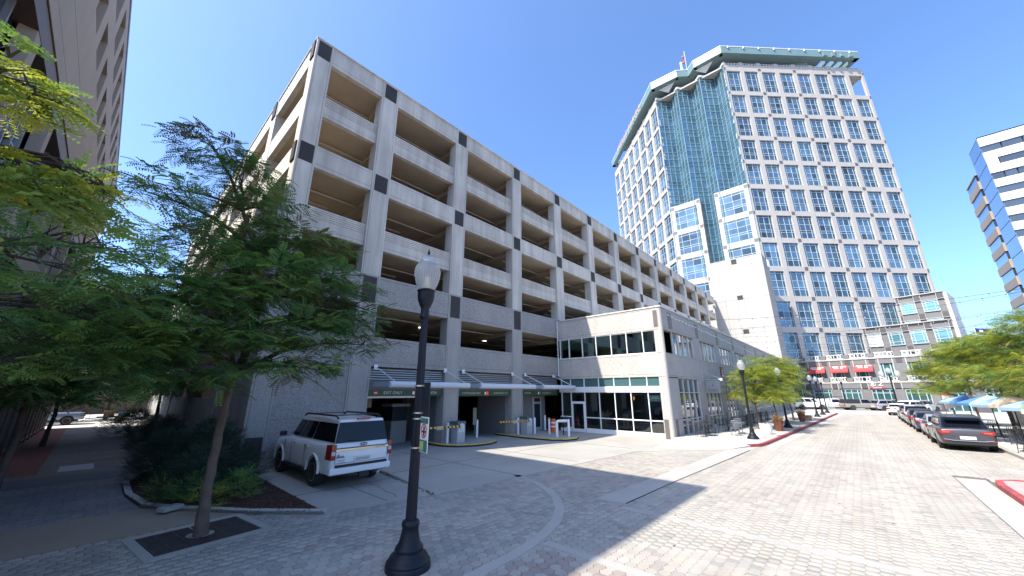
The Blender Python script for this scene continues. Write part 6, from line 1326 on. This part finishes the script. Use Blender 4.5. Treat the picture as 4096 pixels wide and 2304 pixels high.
blu, lbl, org_, pch, whc, grn = cv('blue', (.10,.26,.55)), cv('light_blue', (.35,.52,.70)), cv('orange', (.50,.24,.15)), cv('peach', (.66,.54,.42)), cv('white', (.72,.70,.66)), cv('green', (.30,.42,.18))
umbrella(44.2,-6.0,[pch,pch,lbl,blu],'umbrella with peach and pale blue panels below the far trees'); umbrella(38.3,-6.1,[lbl,lbl,blu,lbl],'blue umbrella between the peach and orange ones'); umbrella(34.2,-6.2,[pch,org_,lbl,pch],'orange umbrella beside the blue ones'); umbrella(28.6,-6.2,[blu,lbl,lbl,grn],'bright blue umbrella with a green panel'); umbrella(24.3,-6.0,[whc],'plain white umbrella by the kerb extension')
k = 0
for x, y in ((26.2,-6.4),(28.6,-5.9),(31.2,-6.3),(34.2,-5.9),(38.3,-5.9)):
    w_ = ['white umbrella','bright blue umbrella','dark grey crossover','orange umbrella','blue umbrella'][k]; patio_table(x, y, pdark, 'black patio table near the '+w_+' on the sunny side', 'tables on the sunny side')
    for q in range(3): a = q*2.1+k; patio_chair(x+.75*math.cos(a), y+.75*math.sin(a), a+math.pi, pdark, ['black patio chair tucked at the table near the ','black patio chair angled at the table near the ','black patio chair turned from the table near the '][q]+w_, 'chairs on the sunny side')
    k += 1
# pale pavilion behind the umbrellas: posts, curtains, shelf
PV = thing('garden_pavilion', 'low pale pavilion with dark posts and hanging curtains behind the umbrellas', 'pavilion', (22,-9.6,.14)); curt = mat('pale_curtain', (.55,.49,.40), .9, var=.15, vs=1.5)
for i in range(9): MB().box(i*4-.12,-.12,0,i*4+.12,.12,2.6).obj('post', pdark, PV)
MB().box(-.3,-2.5,2.6,32.3,.25,2.75).obj('roof', mat('pavilion_roof', (.35,.31,.26), .8), PV)
for i in range(8):
    b = MB(); n = 22; pts_ = [(i*4+.3+q*3.4/n, .0+.06*math.sin(q*1.9)) for q in range(n+1)]
    if i % 3 == 2: pts_ = pts_[:9]
    for (xa, ya), (xb, yb) in zip(pts_, pts_[1:]): b.quad((xa,ya,.1),(xb,yb,.1),(xb,yb,2.6),(xa,ya,2.6))
    b.obj('curtain', curt, PV)
MB().box(-.3,-2.5,0,32,-2.4,2.6).obj('rear_wall', mat('pavilion_wall', (.32,.27,.22), .9), PV)
b = MB()
for z in (.1,.55,1.0,1.45): b.box(9.0,.5,z,10.2,.8,z+.05)
for x in (9.0,10.15): b.box(x,.5,0,x+.05,.8,1.5)
tag(b.obj('shelf_rack', signwh, None, (22,-9.4,.14)), 'white metal shelf rack in front of the pavilion', 'shelf')
# string lights across the street, each wire with bulbs
wirem = mat('wire_black', (.02,.02,.02), .6); bulbm = mat('bulb_glass', (.55,.55,.52), .2, trans=.4)
SP = [((30,8.8,8.2),(33,-11.5,8.6)),((36,8.8,8.2),(33,-11.5,8.6)),((42,8.8,8.2),(45,-11.5,9.0)),((48,8.8,8.2),(45,-11.5,9.0)),((54,8.8,8.2),(57,-11.5,9.4)),((60,8.8,8.2),(57,-11.5,9.4)),((66,8.8,8.2),(69,-11.5,9.8))]
for k, (a, b_) in enumerate(SP):
    T = thing('string_light', 'string of clear bulbs hung over the street from shop bay %s' % ['two','three','four','five','six','seven','eight'][k], 'string lights', a, 0, 'string lights over the street'); a, b_ = Vector(a), Vector(b_); n = 24; pts_ = [(b_-a)*(i/n)+Vector((0,0,-.55*4*(i/n)*(1-i/n))) for i in range(n+1)]
    MB().tube(pts_, .012, 4).obj('wire', wirem, T); bm_ = MB().lathe([(.012,0),(.015,-.04),(.032,-.08),(.035,-.11),(.02,-.14),(0,-.15)], n=8).mesh('bulb', [bulbm])
    sm_ = MB().lathe([(.022,0),(.022,-.06)], n=6).mesh('socket', wirem)
    for i in range(1, n): o = link('bulb', bm_, T, pts_[i]); link('socket', sm_, o, (0,0,.01))
for k, (x, z) in enumerate(((33,8.8),(45,9.2),(57,9.6),(69,10.0))):
    T = thing('light_pole', 'slim grey pole holding string lights '+['behind the orange umbrella','behind the far trees','near the end of the pavilion','beyond the pavilion'][k], 'pole', (x,-11.5,.14)); MB().tube([(0,0,0),(0,0,z)], [.08,.05], 8).obj('shaft', steelg, T); MB().box(-.2,-.2,0,.2,.2,.03).obj('base_plate', steelg, T)
# lights along the shop parapet
T = thing('parapet_lights', 'string of small white lamps along the shop parapet', 'string lights', (25.5,8.75,8.0)); MB().tube([(i*.75,-.06,-.08*math.sin(i*math.pi/4)**2-i*.012) for i in range(40)], .01, 4).obj('wire', signwh, T)
bm_ = MB().lathe([(.015,0),(.04,-.05),(.035,-.09),(0,-.1)], n=8).mesh('bulb', mat('white_bulb', (.8,.8,.78), .4))
for i in range(0, 39, 1): link('bulb', bm_, T, (i*.75,-.06,-.08*math.sin(i*math.pi/4)**2-i*.012))
# flag
T = thing('flag_pole', 'tall pole with a navy flag beyond the trees', 'flag', (108,-18.4,0)); MB().tube([(0,0,0),(0,0,14.6)], [.09,.04], 8).obj('pole', signwh, T); MB().lathe([(0,0),(.1,.06),(0,.2)], (0,0,14.5), 8).obj('finial', chrome, T)
b = MB(); n = 8
for i in range(n):
    f0, f1 = i/n, (i+1)/n; w = lambda f: (.18*math.sin(f*7), -f*2.1, -.5*f)
    a, c = w(f0), w(f1); b.quad((a[0],a[1],13.2+a[2]),(c[0],c[1],13.2+c[2]),(c[0],c[1],14.4+c[2]),(a[0],a[1],14.4+a[2]))
fo = b.obj('flag_cloth', mat('flag_navy', (.02,.035,.12), .7, trans=.15), T); MB().add([(-.03,-.5,13.6),(-.03,-.9,13.5),(-.03,-.9,13.85),(-.03,-.5,13.95)], [(0,1,2,3)]).obj('white_emblem', signwh, fo)
# feather banner by the umbrellas
T = thing('feather_banner', 'red and white feather banner beyond the peach umbrella', 'banner', (52,-5.6,.14)); MB().tube([(0,0,0),(0,0,2.4),(0,-.15,3.1)], .02, 6).obj('pole', pdark, T); MB().add([(0,-.03,1.2),(0,-.7,1.4),(0,-.75,2.4),(0,-.2,3.05),(0,-.03,2.4)], [(0,1,2,3,4)]).obj('cloth', mat('banner_white', (.7,.66,.62), .8), T); MB().add([(-.01,-.03,2.4),(-.01,-.74,2.4),(-.01,-.4,2.85),(-.01,-.2,3.04)], [(0,1,2,3)]).obj('red_field', mat('banner_red', (.45,.06,.06), .8), T)
